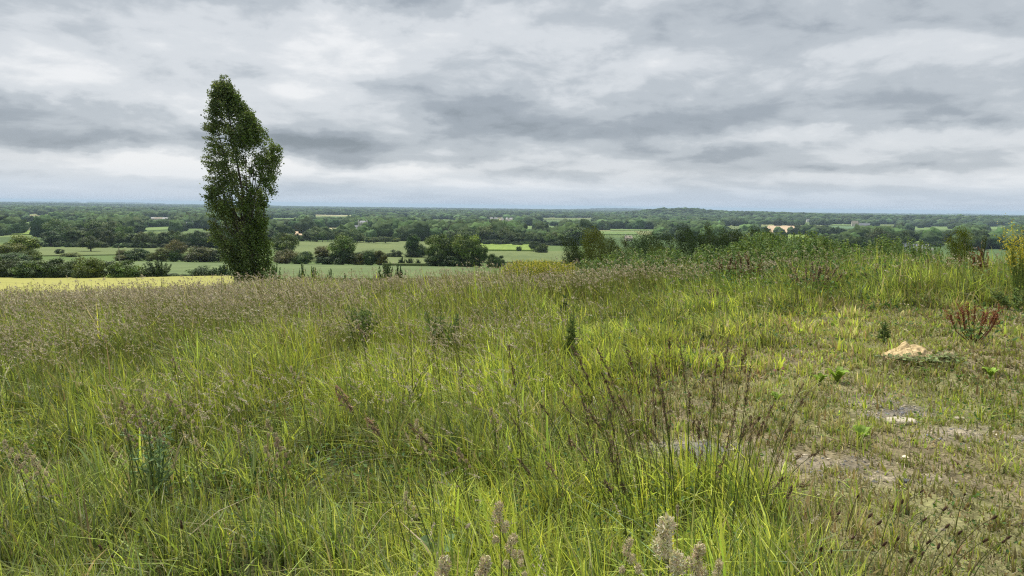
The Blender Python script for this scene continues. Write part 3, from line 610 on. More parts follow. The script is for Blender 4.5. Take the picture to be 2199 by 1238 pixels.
for px, L, lb, rf in [(327, 20, 'pale shed roof, leftmost of the far farm buildings above the dark tree belt', 'lgrey'), (342, 26, 'long cream roofed barn in the middle of the far left farm', 'sand'), (359, 22, 'long low whitish barn right of the cream roofed one', 'lgrey'), (372, 16, 'small pale barn at the right end of the far left farm', 'lgrey')]:
    house('barn', px, 1780, L*.8, 9, 3.4, 3.0, 'pale', rf, random.uniform(-.2, .2), lb, 'barn', 0, 3)
house('manor_house', 424, 1210, 15, 8, 7, 4.5, 'grey', 'slate', .05, 'tall grey stone house with a slate roof just left of the poplar', chim=2, storeys=2)
house('barn', 407, 1230, 16, 8, 5, 3.6, 'grey', 'slate', .05, 'long slate roofed barn left of the tall stone house', 'barn', 0)
house('barn', 446, 1230, 18, 8, 5, 3.6, 'grey', 'slate', .05, 'slate roofed barn between the tall stone house and the poplar', 'barn', 0)
house('barn', 758, 1130, 20, 8, 5.2, 3.2, 'grey', 'slate', .05, 'long slate roofed wing left of the turreted manor', 'barn', 0, 5)
house('cottage', 757, 1060, 9, 7, 3.4, 3, 'pale', 'sand', .5, 'pale cottage in front of the long slate roofed wing')
house('cottage', 766, 1050, 7, 6, 3, 2.6, 'white', 'slate', -.5, 'small white cottage below the turreted manor')
def manor(px, d):
    x, y, z = row_of(d, px); t = thing('turreted_manor', 'grey turreted manor house with pinnacles among the trees right of the poplar', 'manor', (x, y, z), -px_az(px))
    a = Acc(); box(a, -6, 6, -5, 5, 0, 12.2); a.obj('wall', M_W['grey'], t)
    r_ = Acc(); V = [(-6.1, -5.1, 12.2), (6.1, -5.1, 12.2), (6.1, 5.1, 12.2), (-6.1, 5.1, 12.2), (-3, 0, 15.2), (3, 0, 15.2)]
    r_.add(V, [np.array([[0, 1, 5, 4], [2, 3, 4, 5]]), np.array([[1, 2, 5], [3, 0, 4]])], (.3,)*3); r_.obj('roof', M_R['slate'], t)
    for sx in (-1, 1):
        for sy in (-1, 1):
            c = Acc(); tube(c, [(sx*6.3, sy*5.3, 0), (sx*6.3, sy*5.3, 14.2)], [1.1, 1.1], (.5,)*3, 8); tube(c, [(sx*6.3, sy*5.3, 14.2), (sx*6.3, sy*5.3, 17.5)], [1.3, .05], (.5,)*3, 8); c.obj('turret', M_W['grey'], t)
    for k in range(5):
        c = Acc(); box(c, -4.8+k*2.3, -3.8+k*2.3, -5.25, -4.9, 12.2, 13.3); c.obj('merlon', M_W['grey'], t)
    for s in (1.2, 4.8, 8.4):
        for k in range(4): c = Acc(); box(c, -4.6+k*2.7, -3.5+k*2.7, -5.06, -4.95, s, s+1.9); c.obj('window', M_GL, t)
    c = Acc(); box(c, -.7, .7, -5.08, -4.9, 0, 1.15); c.obj('door', M_R['slate'], t)
    ZONES.append((px-11, 0, px+11, project(x, y, z)[1]-3, d)); BLD.append((x, y, 16))
manor(779, 1130)
for k, (px, lb) in enumerate([(1055, 'pale house, leftmost of the distant hamlet in the middle'), (1064, 'whitish house second in the distant hamlet'), (1078, 'pale house in the middle of the distant hamlet'), (1089, 'small pale house right of the middle of the distant hamlet'), (1098, 'pale house at the right end of the distant hamlet')]):
    house('house', px, 2350, 9+k % 3*2, 8, 6, 4, 'white', 'lgrey', k*.7, lb)
house('house', 1350, 800, 7.5, 6, 3.6, 2.6, 'pale', 'sand', .3, 'beige house half hidden behind the hawthorn line')
house('house', 1735, 2650, 14, 9, 7, 5, 'white', 'lgrey', .4, 'lone pale house in front of the dark right wood')
house('farmhouse', 1835, 2080, 17, 9, 8, 7, 'pale', 'sand', .2, 'tall pale farmhouse above the blue green field on the right', chim=2, storeys=2)
house('barn', 1856, 2090, 28, 10, 5, 4, 'grey', 'slate', .1, 'long slate roofed barn right of the tall pale farmhouse', 'barn', 0, 4)
house('house', 1943, 640, 9, 7, 3.0, 3.0, 'grey', 'slate', .7, 'small stone house left of the grey roofed farm behind the weeds')
house('farmhouse', 1981, 600, 11, 8, 2.8, 3.2, 'white', 'slate', -.15, 'grey roofed farmhouse behind the brown weeds on the right')
house('shed', 2001, 605, 5, 4, 2.0, .8, 'white', 'lgrey', -.1, 'small white shed right of the grey roofed farmhouse', 'shed', 0, 1)

# utility pole
x, y, z = row_of(252, 253); t = thing('utility_pole', 'pale wooden utility pole in the hedgerow of the left fields', 'pole', (x, y, z))
a = Acc(); tube(a, [(0, 0, -.3), (0, 0, 5.2)], [.17, .12], (.4,)*3, 8); a.obj('pole', mat_plain('weathered_wood', (.34, .30, .24), .9, 5, .2), t)
a = Acc(); box(a, -.5, .5, -.17, -.12, 4.7, 4.82); a.obj('crossarm', M_BARK, t)

# ------------------------------------------------------------------ more single trees, then the far woods as one mass
def blocked(px, topy, basey, hw, d, inside=True):
    bad = np.zeros(px.shape, bool)
    for (x0, y0, x1, y1, dm) in ZONES:
        over = (px+hw*.8 > x0) & (px-hw*.8 < x1)
        bad |= (d < dm*1.02) & over & (topy < y1-.3) & (basey > y0)
        bad |= over & (basey > y0+.4) & (basey < y1+.4) & (y0 > 1)
    return bad & (np.random.default_rng(5).random(px.shape) > .012)
def wood_mask(x, y):
    u = x/240+fbm(x/500, y/500, 61, 2)*1.6; v = y/330+fbm(x/500, y/500, 63, 2)*1.6
    hedge = np.minimum(np.abs(u-np.round(u))*240, np.abs(v-np.round(v))*330)
    return (hedge < 20) | (fbm(x/330, y/420, 65, 3) > .50)
def near_house(x, y):
    b = np.zeros(x.shape, bool)
    for (bx, by, s) in BLD: b |= np.hypot(x-bx, y-by) < s*.6+7
    return b
room = max(0, 296-NTREE[0]); cand = []
n = 30000; px = rng.uniform(-40, 2240, n); d = np.exp(rng.uniform(math.log(640), math.log(1500), n))
x = d*(px-1099.5)/F; y = d*1.0; z = H(x, y); h = rng.uniform(10, 19, n); wd = h*rng.uniform(1.05, 1.5, n)
qx, by = project(x, y, z); _, ty = project(x, y, z+h)
ok = wood_mask(x, y) & ~blocked(qx, ty, by, wd/d*F/2, d) & ~near_house(x, y)
AUTO = []; taken = []
GRID = {}
for i in np.argsort(d):
    if not ok[i]: continue
    g = (int(x[i]//13), int(y[i]//13))
    if g in GRID: continue
    GRID[g] = 1; taken.append(i)
KN = ['round', 'round', 'tall', 'bush']
for i in taken[:room]:
    AUTO.append(i); k = random.choice(KN); plant(k, px[i], d[i], float(442+(px[i]-1099.5)*.0127+(EYE-z[i]-h[i])/d[i]*F), wd[i]/d[i]*F, random.choice('gdgm'), 'rounded green valley tree beyond the first fields and belts', 'valley trees beyond the belts')
def ico(sub):
    import bmesh
    b = bmesh.new(); bmesh.ops.create_icosphere(b, subdivisions=sub, radius=1); b.verts.ensure_lookup_table()
    V = np.array([v.co[:] for v in b.verts]); Fc = np.array([[v.index for v in f.verts] for f in b.faces]); b.free(); return V, Fc
def blobs(acc, x, y, z, h, wd, sub, r, cbase):
    V, Fc = ico(sub); n = len(x); nv = len(V)
    th = r.uniform(0, 6.28, n); c, s = np.cos(th), np.sin(th); P = np.tile(V[None], (n, 1, 1))
    dis = 1+r.normal(0, .15 if sub > 1 else .12, (n, nv, 1)); P = P*dis
    if sub >= 3:
        off = r.uniform(0, 100, (n, 1)); q = vnoise(V[None, :, 0]*2.2+off, V[None, :, 1]*2.2+V[None, :, 2]*2.9+off, 5); P *= (.72+.55*q)[..., None]
    X_ = P[..., 0]*c[:, None]-P[..., 1]*s[:, None]; Y_ = P[..., 0]*s[:, None]+P[..., 1]*c[:, None]
    W = np.stack([x[:, None]+X_*wd[:, None]/2, y[:, None]+Y_*wd[:, None]/2, z[:, None]+h[:, None]*(.48+.52*P[..., 2])], -1)
    C = np.asarray(cbase)[None, None]*np.exp(r.normal(0, .34, (n, 1, 1)))*np.exp(r.normal(0, .12, (n, nv, 1)))*(1+r.normal(0, .05, (n, 1, 3)))
    acc.add(W.reshape(-1, 3), [(np.arange(n)[:, None, None]*nv+Fc[None]).reshape(-1, 3)], np.clip(C, .01, .4).reshape(-1, 3))
far = Acc(); rest = np.array(taken[room:], int)
near_i = rest[:9000]
blobs(far, x[near_i], y[near_i], z[near_i]-.6, h[near_i], wd[near_i], 3, rng, (.052, .084, .030))
for (d0, d1, n, sub, hh, ww) in [(1480, 3000, 7500, 2, (11, 20), (1.2, 1.8)), (2950, 9500, 22000, 1, (10, 17), (1.5, 3.2)), (9300, 21000, 9000, 1, (12, 22), (5, 12))]:
    px = rng.uniform(-60, 2260, n); dd = np.exp(rng.uniform(math.log(d0), math.log(d1), n))
    x = dd*(px-1099.5)/F; y = dd*1.0; z = H(x, y); h = rng.uniform(*hh, n); wd = h*rng.uniform(*ww, n)
    qx, by = project(x, y, z); _, ty = project(x, y, z+h)
    ridge = np.zeros(n, bool)
    for (hp, hd, sx, sd, am) in HILLS[:3]: 
        X0, Y0 = polar(hp, hd); ridge |= np.hypot((x-X0)/sx, (y-Y0)/sd) < 1.5
    m = (wood_mask(x, y) | ridge | (rng.random(n) < .12)) & ~blocked(qx, ty, by, wd/dd*F/2, dd) & ~near_house(x, y)
    blobs(far, x[m], y[m], z[m]-.5, h[m], wd[m], sub, rng, (.048, .078, .030))
tag(far.obj('distant_woodland', M_FARWOOD, smooth=True), 'hazy green mass of distant woods and hedgerows filling the valley to the horizon', 'woodland', kind='stuff')
# dark belt strip woods seen as one mass are above; small hedges between the far fields

# ------------------------------------------------------------------ the tall poplar
def poplar():
    r = np.random.default_rng(11); d = 50; px0 = 540; x0, y0, z0 = row_of(d, px0); S = d/F
    t = thing('poplar_tree', 'tall wind-bent poplar standing alone behind the meadow', 'tree', (x0, y0, z0))
    XL = lambda px, py: float(ray(px, py)[0])*d-x0
    ztop = lambda py: EYE-(py-435)*S-z0
    OL = np.array([(168, 473, 486), (184, 466, 498), (205, 458, 513), (225, 455, 519), (245, 452, 538), (262, 450, 556), (285, 449, 572), (300, 448, 578), (318, 450, 598), (340, 446, 602), (352, 438, 602), (372, 444, 599),
                   (385, 440, 600), (400, 444, 592), (430, 442, 583), (460, 448, 577), (490, 455, 578), (520, 462, 584), (550, 476, 588), (575, 492, 582), (600, 505, 572), (625, 512, 566)], float)
    zs = np.array([ztop(v) for v in OL[:, 0]])[::-1]; L = np.array([XL(o[1], o[0]) for o in OL])[::-1]; R = np.array([XL(o[2], o[0]) for o in OL])[::-1]
    a = Acc(); tk = Acc(); br = Acc()
    tube(tk, [(0, 0, -.1), (.02, 0, 1.0), (-.05, 0, 2.6), (-.25, .05, 5.5), (-.8, 0, 9), (L[-1]*.5+R[-1]*.5, 0, zs[-1]-.5)], [.24, .19, .16, .11, .06, .015], (.1,)*3, 8)
    for k in range(34):                            # steeply rising limbs
        th = r.uniform(0, 6.28); zb = r.uniform(.4, 5.5); zt = zb+r.uniform(2.5, 7.0); zt = min(zt, zs[-1]-1.5)
        l, rr_ = np.interp(zt, zs, L), np.interp(zt, zs, R); cx_, hw = (l+rr_)/2, (rr_-l)/2; q = r.uniform(.3, .9)
        T = np.array([cx_+hw*q*math.cos(th), hw*q*math.sin(th), zt]); B = np.array([-.06*zb, 0, zb]); Mi = B*.45+T*.55; Mi[:2] += (T[:2]-B[:2])*.12+r.normal(0, .06, 2)
        tube(br, [B, B*.75+Mi*.25+np.array([0, 0, .1]), Mi, T*.7+Mi*.3, T], [.075, .06, .042, .025, .008], (.1,)*3, 5)
    cols = [(.115, .155, .055), (.15, .195, .065), (.19, .235, .08), (.09, .125, .048)]
    nc = 0
    while nc < 1500:
        z = r.uniform(zs[0], zs[-1]-.6); l, rr_ = np.interp(z, zs, L), np.interp(z, zs, R); hw = (rr_-l)/2; cx_ = (l+rr_)/2; sg = min(.115, hw*.13)
        th = r.uniform(0, 6.28); q = r.uniform(0, 1)**.42*(.72+.42*float(fbm(np.array([z*2.3+th*.9]), np.array([th*1.3]), 77, 3)[0])); c = np.array([cx_+hw*q*math.cos(th), hw*.85*q*math.sin(th), z])
        g = fbm(np.array([c[0]*2.4]), np.array([c[2]*1.5]), 71, 3)[0]
        hole = math.exp(-((c[0]+.25)/.6)**2-((z-ztop(395))/.8)**2)*.7+math.exp(-((c[0]-.95)/.35)**2-((z-ztop(435))/1.0)**2)*.9
        if g < .47 or r.random() < hole: continue
        nc += 1; m = int(r.uniform(26, 50)); left = c[0] < cx_-.15*hw
        dirv = np.array([-.8, 0, .35]) if left else np.array([-.25, 0, .75])
        P = r.normal(0, 1, (m, 3))*max(sg, .06); P += dirv[None]*r.normal(0, 1.8*sg, (m, 1)); b = cols[nc % 4]
        if c[0] > cx_+.4*hw: b = (.115, .165, .042)
        leaves(a, c+P, r.uniform(.09, .165, m), .8, jitc(b, m, .28, r), np.array([0, -.2, .5]), r, .9, direction=np.array([-1, 0, -.1]))
    for (py, pxl, ln) in [(205, 463, .5), (250, 452, .45), (285, 449, .4), (350, 430, .9), (352, 447, .7), (388, 436, .8), (375, 448, .5), (410, 442, .5), (425, 440, .4), (330, 449, .4), (465, 449, .4), (176, 474, .3)]+[(v, float(np.interp(v, OL[:, 0], OL[:, 1]))-r.uniform(-2, 14), r.uniform(.35, .85)*min(1, (v-150)/110)) for v in r.uniform(205, 560, 34)]:
        e = np.array([XL(pxl, py), 0, ztop(py)]); b0 = e+np.array([ln, 0, -.15*ln if pxl < 560 else -.4]); m = int(110*ln)
        s = r.random((m, 1)); P = b0*(1-s)+e*s+r.normal(0, .06, (m, 3)); leaves(a, P, r.uniform(.07, .13, m), .75, jitc(cols[1], m, .25, r), np.array([0, 0, .6]), r, .8, direction=np.array([-1, 0, 0]))
        tube(br, [b0+np.array([.3, 0, -.3]), b0, e], [.02, .012, .004], (.1,)*3, 4)
    for k in range(26):                            # pointed tip
        py = r.uniform(171, 215); xl, xr = np.interp(py, OL[:, 0], OL[:, 1]), np.interp(py, OL[:, 0], OL[:, 2]); c = np.array([XL(r.uniform(xl+2, xr-2), py), r.normal(0, .08), ztop(py)]); m = 18
        leaves(a, c+r.normal(0, .055, (m, 3)), r.uniform(.07, .12, m), .75, jitc(cols[k % 3], m, .2, r), np.array([0, 0, .5]), r, .9, direction=np.array([-.8, 0, .6]))
    for k in range(110):                           # the bulge on the right flank
        py = r.triangular(300, 345, 410); c = np.array([XL(r.uniform(560, 594)-max(0, py-370)*.1, py), r.normal(0, .45), ztop(py)]); m = 30
        leaves(a, c+r.normal(0, .10, (m, 3)), r.uniform(.08, .14, m), .75, jitc((.15, .20, .06), m, .24, r), np.array([0, 0, .5]), r, .9, direction=np.array([-.3, 0, .7]))
    a.obj('crown', M_POPLAR, t); tr = tk.obj('trunk', M_BARK, t, True); br.obj('limbs', M_BARK, tr, True)
    print('poplar clumps', nc)
poplar()

# ------------------------------------------------------------------ meadow grasses
ASP = .70
def ring_pts(d0, d1, n):
    a = rng.uniform(-ASP, ASP, n); d = np.sqrt(rng.uniform(d0*d0, d1*d1, n)); return d*np.sin(a), d*np.cos(a)
LUSH, MIDG, DARKG, BLUEG, STRAW, OLIVE, BROWN, RUST = (.450, .520, .092), (.300, .375, .080), (.120, .170, .050), (.185, .235, .115), (.44, .39, .23), (.26, .26, .115), (.28, .235, .145), (.24, .17, .10)
PAL = np.array([LUSH, MIDG, DARKG, BLUEG, STRAW, OLIVE, BROWN, RUST])
def wind(n): return math.pi+rng.normal(0, 1.5, n)
def pick(wts):
    wts = wts/wts.sum(1, keepdims=True); c = wts.cumsum(1); u = rng.random((len(wts), 1)); return PAL[np.minimum((u > c).sum(1), len(PAL)-1)]
G = Acc(); NBL = 0
TUFT = []
for (d0, d1, dens, wdt, lev, prof) in [(1.2, 2.6, 2000, .0078, (0, .34, .68, 1), (1, .85, .5)), (2.6, 4.5, 2000, .0088, (0, .34, .68, 1), (1, .85, .5)), (4.5, 7, 1450, .0104, (0, .38, .74, 1), (1, .85, .5)), (7, 11, 900, .0125, (0, .5, 1), (1, .75)),
                                       (11, 16, 560, .017, (0, .5, 1), (1, .75)), (16, 23, 330, .020, (0, .5, 1), (1, .75)), (23, 36, 130, .030, (0, .5, 1), (1, .75))]:
    n = int(dens*ASP*(d1*d1-d0*d0)); x, y = ring_pts(d0, d1, n)
    # gather two thirds into tufts
    k = rng.random(n) < .6; cell = .16+.012*d0; jx = np.round(x/cell); jy = np.round(y/cell); tx = (jx+(_hash(jx, jy, 5)-.5))*cell; ty = (jy+(_hash(jx, jy, 6)-.5))*cell
    x = np.where(k, tx+rng.normal(0, cell*.22, n), x); y = np.where(k, ty+rng.normal(0, cell*.22, n), y)
    short, bare, px, py, d, z = zones(x, y); th = _hash(np.round(x/cell), np.round(y/cell), 8)
    f1 = fbm(x*.55, y*.55, 81, 4); f2 = fbm(x*1.7, y*1.7, 85, 3); f3 = fbm(x*.9+40, y*.9, 88, 3)
    rough = sstep(d, 12.5, 15)*sstep(px, 1250, 1500)                     # the unmown rough behind the short turf
    hT = (.36+.26*sstep(d, 5, 13)+.06*sstep(d, 14, 22))*(.55+.9*f1)
    midz = sstep(px, 1050, 1250)*(1-sstep(px, 1650, 1900))*sstep(d, 6.5, 8)*(1-sstep(d, 13.5, 15.5)); hT = hT*(1-.45*midz); hT = hT*(.72+.6*sstep(f2, .36, .60))
    hole = np.exp(-((px-745)/55)**2-((py-1010)/38)**2)+.7*np.exp(-((px-560)/50)**2-((py-960)/30)**2); hT = hT*(1-.5*np.clip(hole, 0, 1))
    hS = (.045+.085*f2+.10*(th > .86)*(f3 > .45)); h = hT*(1-short)+hS*short
    h = h*rng.uniform(.55, 1.15, n)
    keep = (rng.random(n) > bare*1.0) & (rng.random(n) > .12*short) & (rng.random(n) > .55*(hole > .4)) & (rng.random(n) > .30*sstep(f3, .52, .62)*(1-short)*(d < 9))
    W = np.zeros((n, 8)); S1 = 1-short; near = 1-sstep(d, 5, 12)
    W[:, 0] = S1*(.9*sstep(px, 350, 700)*(1-sstep(px, 1500, 1700))+.42)*(.35+1.4*sstep(f1, .4, .6))*(.45+.75*near)+midz*.6+short*.10
    W[:, 1] = S1*(.9)+.22*short; W[:, 2] = S1*(.55+.7*sstep(f3, .5, .65)); W[:, 3] = S1*.42+.06*short
    W[:, 4] = S1*(.07+.10*(1-near))+short*(.20+.45*sstep(f2, .45, .6)); W[:, 5] = S1*(.25+.15*(1-near))+short*1.2*(1.3-sstep(f1, .4, .6)); W[:, 6] = short*(.32+.3*sstep(f1, .45, .6))+.10*S1; W[:, 7] = short*.07; W[:, 1] += short*.6*(1.3-sstep(f1, .4, .6))
    grn = np.exp(-((px-2120)/160)**2-((py-885)/26)**2)*short; W[:, 1] += grn*5; W[:, 0] += grn*1.5
    ry = rough*sstep(px, 1850, 2000); W[:, 0] += ry*1.2; W[:, 1] += rough*1.3; W[:, 0] *= 1-.55*rough; W[:, 4] *= 1-.7*rough; W[:, 6] *= 1-.6*rough
    C = pick(W); C = np.clip(C*np.exp(rng.normal(0, .20, (n, 1)))*(1+rng.normal(0, .05, (n, 3)))*(.80+.36*th[:, None])*(.80+.55*sstep(f3, .38, .62)*.7)[:, None], .01, .8)
    x, y, z, h, C, d, short = x[keep], y[keep], z[keep], h[keep], C[keep], d[keep], short[keep]; n = len(x); NBL += n
    bend = rng.gamma(1.7, .33, n)*(.7+.3*(1-short)); broad = rng.random(n) < .10
    blades(G, np.stack([x, y, z-.01], 1), h*(1+.15*broad), wdt*rng.uniform(.6, 1.3, n)*(1+.8*broad)*(1+.5*short*(d > 7)), wind(n)*(1-.0*short)+short*rng.uniform(-2, 2, n), bend, C, lev=lev, prof=prof, tipc=C*1.08+np.array([.012, .006, .0]))
for (d0, d1, dens, ln, wd_) in [(2.6, 4.5, 1500, .045, .0035), (4.5, 7.5, 900, .06, .005), (7.5, 15, 330, .09, .009)]:
    n = int(dens*ASP*(d1*d1-d0*d0)*.5); x, y = ring_pts(d0, d1, n); k = x > -.2*y; x, y = x[k], y[k]; short, bare, px, py, d, z = zones(x, y); k = rng.random(len(x)) < short*(1-.6*bare); x, y, z = x[k], y[k], z[k]; n = len(x)
    tn = rng.random((n, 1)); C = np.where(tn < .45, (.42, .37, .24), np.where(tn < .7, (.27, .22, .15), np.where(tn < .88, (.20, .22, .08), (.13, .10, .07))))*np.exp(rng.normal(0, .22, (n, 1)))
    P = np.stack([x, y, z+.012], 1); an = rng.uniform(0, 6.28, n); L_ = ln*rng.uniform(.4, 1.3, n); D_ = np.stack([np.cos(an)*L_, np.sin(an)*L_, rng.uniform(-.1, .45, n)*L_], 1); S_ = np.stack([-np.sin(an), np.cos(an), 0*an], 1)*wd_*.5
    V = np.stack([P-S_, P+S_, P+D_+S_*.4, P+D_-S_*.4], 1); V[:, 2:, 2] += .006; G.add(V.reshape(-1, 3), [np.arange(n)[:, None]*4+np.array([[0, 1, 2, 3]])], np.repeat(C, 4, 0))
tag(G.obj('meadow_grass', M_GRASS), 'dense green and straw coloured grass blades covering the whole meadow', 'grass', kind='stuff')
print('blades', NBL)

def heads(acc, T, D, L, nsp, sz, asp, C, spreadw, r=rng):
    """seed heads: nsp spikelets along the last L metres of stalks ending at T with direction D"""
    n = len(T); s = r.random((n, nsp))**.8; P = T[:, None]-D[:, None]*(s*np.reshape(L, (-1, 1)))[..., None]
    P = P+r.normal(0, 1, (n, nsp, 3))*(spreadw*(.3+s))[..., None]
    DD = np.repeat(D[:, None], nsp, 1)+r.normal(0, .35, (n, nsp, 3)); P = P.reshape(-1, 3)
    CC = np.repeat(C, nsp, 0)*np.exp(r.normal(0, .2, (n*nsp, 1)))
    leaves(acc, P, sz*r.uniform(.6, 1.4, len(P)), asp, np.clip(CC, .01, .8), None, r, 1, direction=DD.reshape(-1, 3)*1.5)
SG = Acc(); NS = 0
PINK, TAN, PURP, PALE = np.array([(.48, .41, .33), (.54, .48, .36), (.33, .275, .225), (.68, .62, .48)])
for (d0, d1, dens, nsp, sz, sw) in [(2.2, 4.5, 42, 34, .0105, .0036), (4.5, 8, 120, 22, .0155, .0048), (8, 13, 150, 11, .022, .005), (13, 20, 150, 8, .034, .009), (20, 34, 70, 6, .050, .014)]:
    n = int(dens*ASP*(d1*d1-d0*d0)); x, y = ring_pts(d0, d1, n); short, bare, px, py, d, z = zones(x, y)
    f1 = fbm(x*.5+9, y*.5, 91, 4); left = 1-sstep(px, 1000, 1500)
    pr = (.42+.58*sstep(d, 5, 10))*(.12+1.35*sstep(f1, .43, .58))*(1-.4*sstep(px, 450, 900)*(1-sstep(d, 12, 16)))*(.30+.70*left)*(1-.90*short)
    pr = np.where((px > 1150) & (d > 13), np.clip(pr+.25, 0, 1)*(.12+.88*sstep(f1, .48, .58))*(1-.75*sstep(px, 1750, 1950)), pr)
    pr = pr*(1-.7*sstep(px, 1100, 1250)*(1-sstep(d, 12.5, 14.5))*sstep(d, 5, 7))
    keep = rng.random(n) < pr; x, y, z, d = x[keep], y[keep], z[keep], d[keep]; n = len(x); NS += n
    h = (.56+.24*sstep(d, 5, 14))*rng.uniform(.75, 1.15, n)*np.where(rng.random(n) < .12, 1.3, 1)*(.8+.4*fbm(x*.4, y*.4, 95, 2)); ang = math.pi+rng.normal(0, 1.1, n); b = rng.uniform(.10, .70, n)
    bx, by_ = np.cos(ang), np.sin(ang); P0 = np.stack([x, y, z], 1)
    T = P0+np.stack([bx*h*b, by_*h*b, h*(1-.3*b)], 1); D = unit(np.stack([bx*(.35+1.4*b), by_*(.35+1.4*b), .9-b*1.2], 1))
    Cst = jitc((.16, .18, .065), n, .2); st_w = np.maximum(.0018, .00042*d)
    Mi = P0*.45+T*.55-np.stack([bx*h*b*.22, by_*h*b*.22, 0*h], 1); S = np.stack([-by_, bx, 0*bx], 1)*st_w[:, None]*.5; S = S+np.stack([st_w*.5, 0*d, 0*d], 1)
    V = np.stack([P0-S, P0+S, Mi-S, Mi+S, T-S*.5, T+S*.5], 1); i = np.arange(n)[:, None]*6
    SG.add(V.reshape(-1, 3), [i+np.array([[0, 1, 3, 2]]), i+np.array([[2, 3, 5, 4]])], np.repeat(Cst, 6, 0))
    tone = rng.random(n); C = np.where((tone < .45)[:, None], PINK, np.where((tone < .7)[:, None], TAN, np.where((tone < .93)[:, None], PURP, PALE)))
    heads(SG, T, D, rng.uniform(.07, .15, n), nsp, sz, .36, C, np.full((1, 1), sw))
tag(SG.obj('seeding_grass', M_SEED), 'brownish pink seed heads on thin stalks swaying over the meadow', 'seeding grass', kind='stuff')
print('stalks', NS)

# low broad-leaved herbs between the grasses
HB = Acc()
for (d0, d1, dens, sz) in [(1.2, 4.5, 700, .020), (4.5, 9, 330, .030), (9, 16, 150, .045), (13.5, 22, 170, .07)]:
    n = int(dens*ASP*(d1*d1-d0*d0)); x, y = ring_pts(d0, d1, n); short, bare, px, py, d, z = zones(x, y); f = fbm(x*1.1, y*1.1, 97, 3)
    grn = np.exp(-((px-2110)/170)**2-((py-885)/28)**2); keep = ((f > .50) | (rng.random(n) < grn) | (rng.random(n) < .12)) & (rng.random(n) > bare) & (rng.random(n) > .55*short*(1-grn))
    x, y, z, d, short = x[keep], y[keep], z[keep], d[keep], short[keep]; n = len(x)
    hgt = rng.uniform(.01, .22, n)*(1-short)*(1+2.2*sstep(d, 13, 15)*sstep(px[keep], 1300, 1600))+rng.uniform(.005, .06, n)*short
    tn = rng.random((n, 1)); C = np.where(tn < .5, (.085, .17, .04), np.where(tn < .8, (.055, .12, .035), (.16, .25, .05)))*np.exp(rng.normal(0, .2, (n, 1)))
    leaves(HB, np.stack([x, y, z+hgt], 1), sz*rng.uniform(.6, 1.5, n), .55, C, np.array([0, 0, 1.2]), rng, .6)
tag(HB.obj('low_herbs', M_HERB), 'low leafy clover and herbs growing between the grass blades', 'herbs', kind='stuff')

# gravel on the bare patches
def gravel():
    V0 = np.array([(1, 0, 0), (-1, 0, 0), (0, 1, 0), (0, -1, 0), (0, 0, 1), (0, 0, -1)], float); F0 = np.array([(0, 2, 4), (2, 1, 4), (1, 3, 4), (3, 0, 4), (2, 0, 5), (1, 2, 5), (3, 1, 5), (0, 3, 5)])
    A = Acc(); n = 90000; x, y = ring_pts(3.2, 12, n); short, bare, px, py, d, z = zones(x, y); k = (rng.random(n) < bare*.9+.012*short)
    x, y, z, px, py = x[k], y[k], z[k], px[k], py[k]; n = len(x); s = np.exp(rng.normal(math.log(.0085), .38, n))
    V = V0[None]*(1+rng.normal(0, .22, (n, 6, 1)))*s[:, None, None]*np.array([1.2, 1, .6]); c_, s_ = np.cos(s*9999), np.sin(s*9999)
    V = np.stack([V[..., 0]*c_[:, None]-V[..., 1]*s_[:, None]+x[:, None], V[..., 0]*s_[:, None]+V[..., 1]*c_[:, None]+y[:, None], V[..., 2]+z[:, None]+s[:, None]*.2], -1)
    g = rng.random((n, 1)); grey = (np.exp(-((px-1510)/110)**2-((py-968)/24)**2)+.7*np.exp(-((px-1960)/70)**2-((py-885)/16)**2))[:, None]
    C = np.where(g < .30+.45*grey, (.19, .19, .195), np.where(g < .8+.15*grey, (.42, .36, .26), (.20, .17, .13)))*np.exp(rng.normal(0, .25, (n, 1)))
    A.add(V.reshape(-1, 3), [(np.arange(n)[:, None, None]*6+F0[None]).reshape(-1, 3)], np.repeat(C, 6, 0))
    tag(A.obj('gravel', mat_leaf('gravel_stones', 0, .9, .15)), 'loose grey and tan gravel lying on the bare patches of the turf', 'gravel', kind='stuff')
gravel()

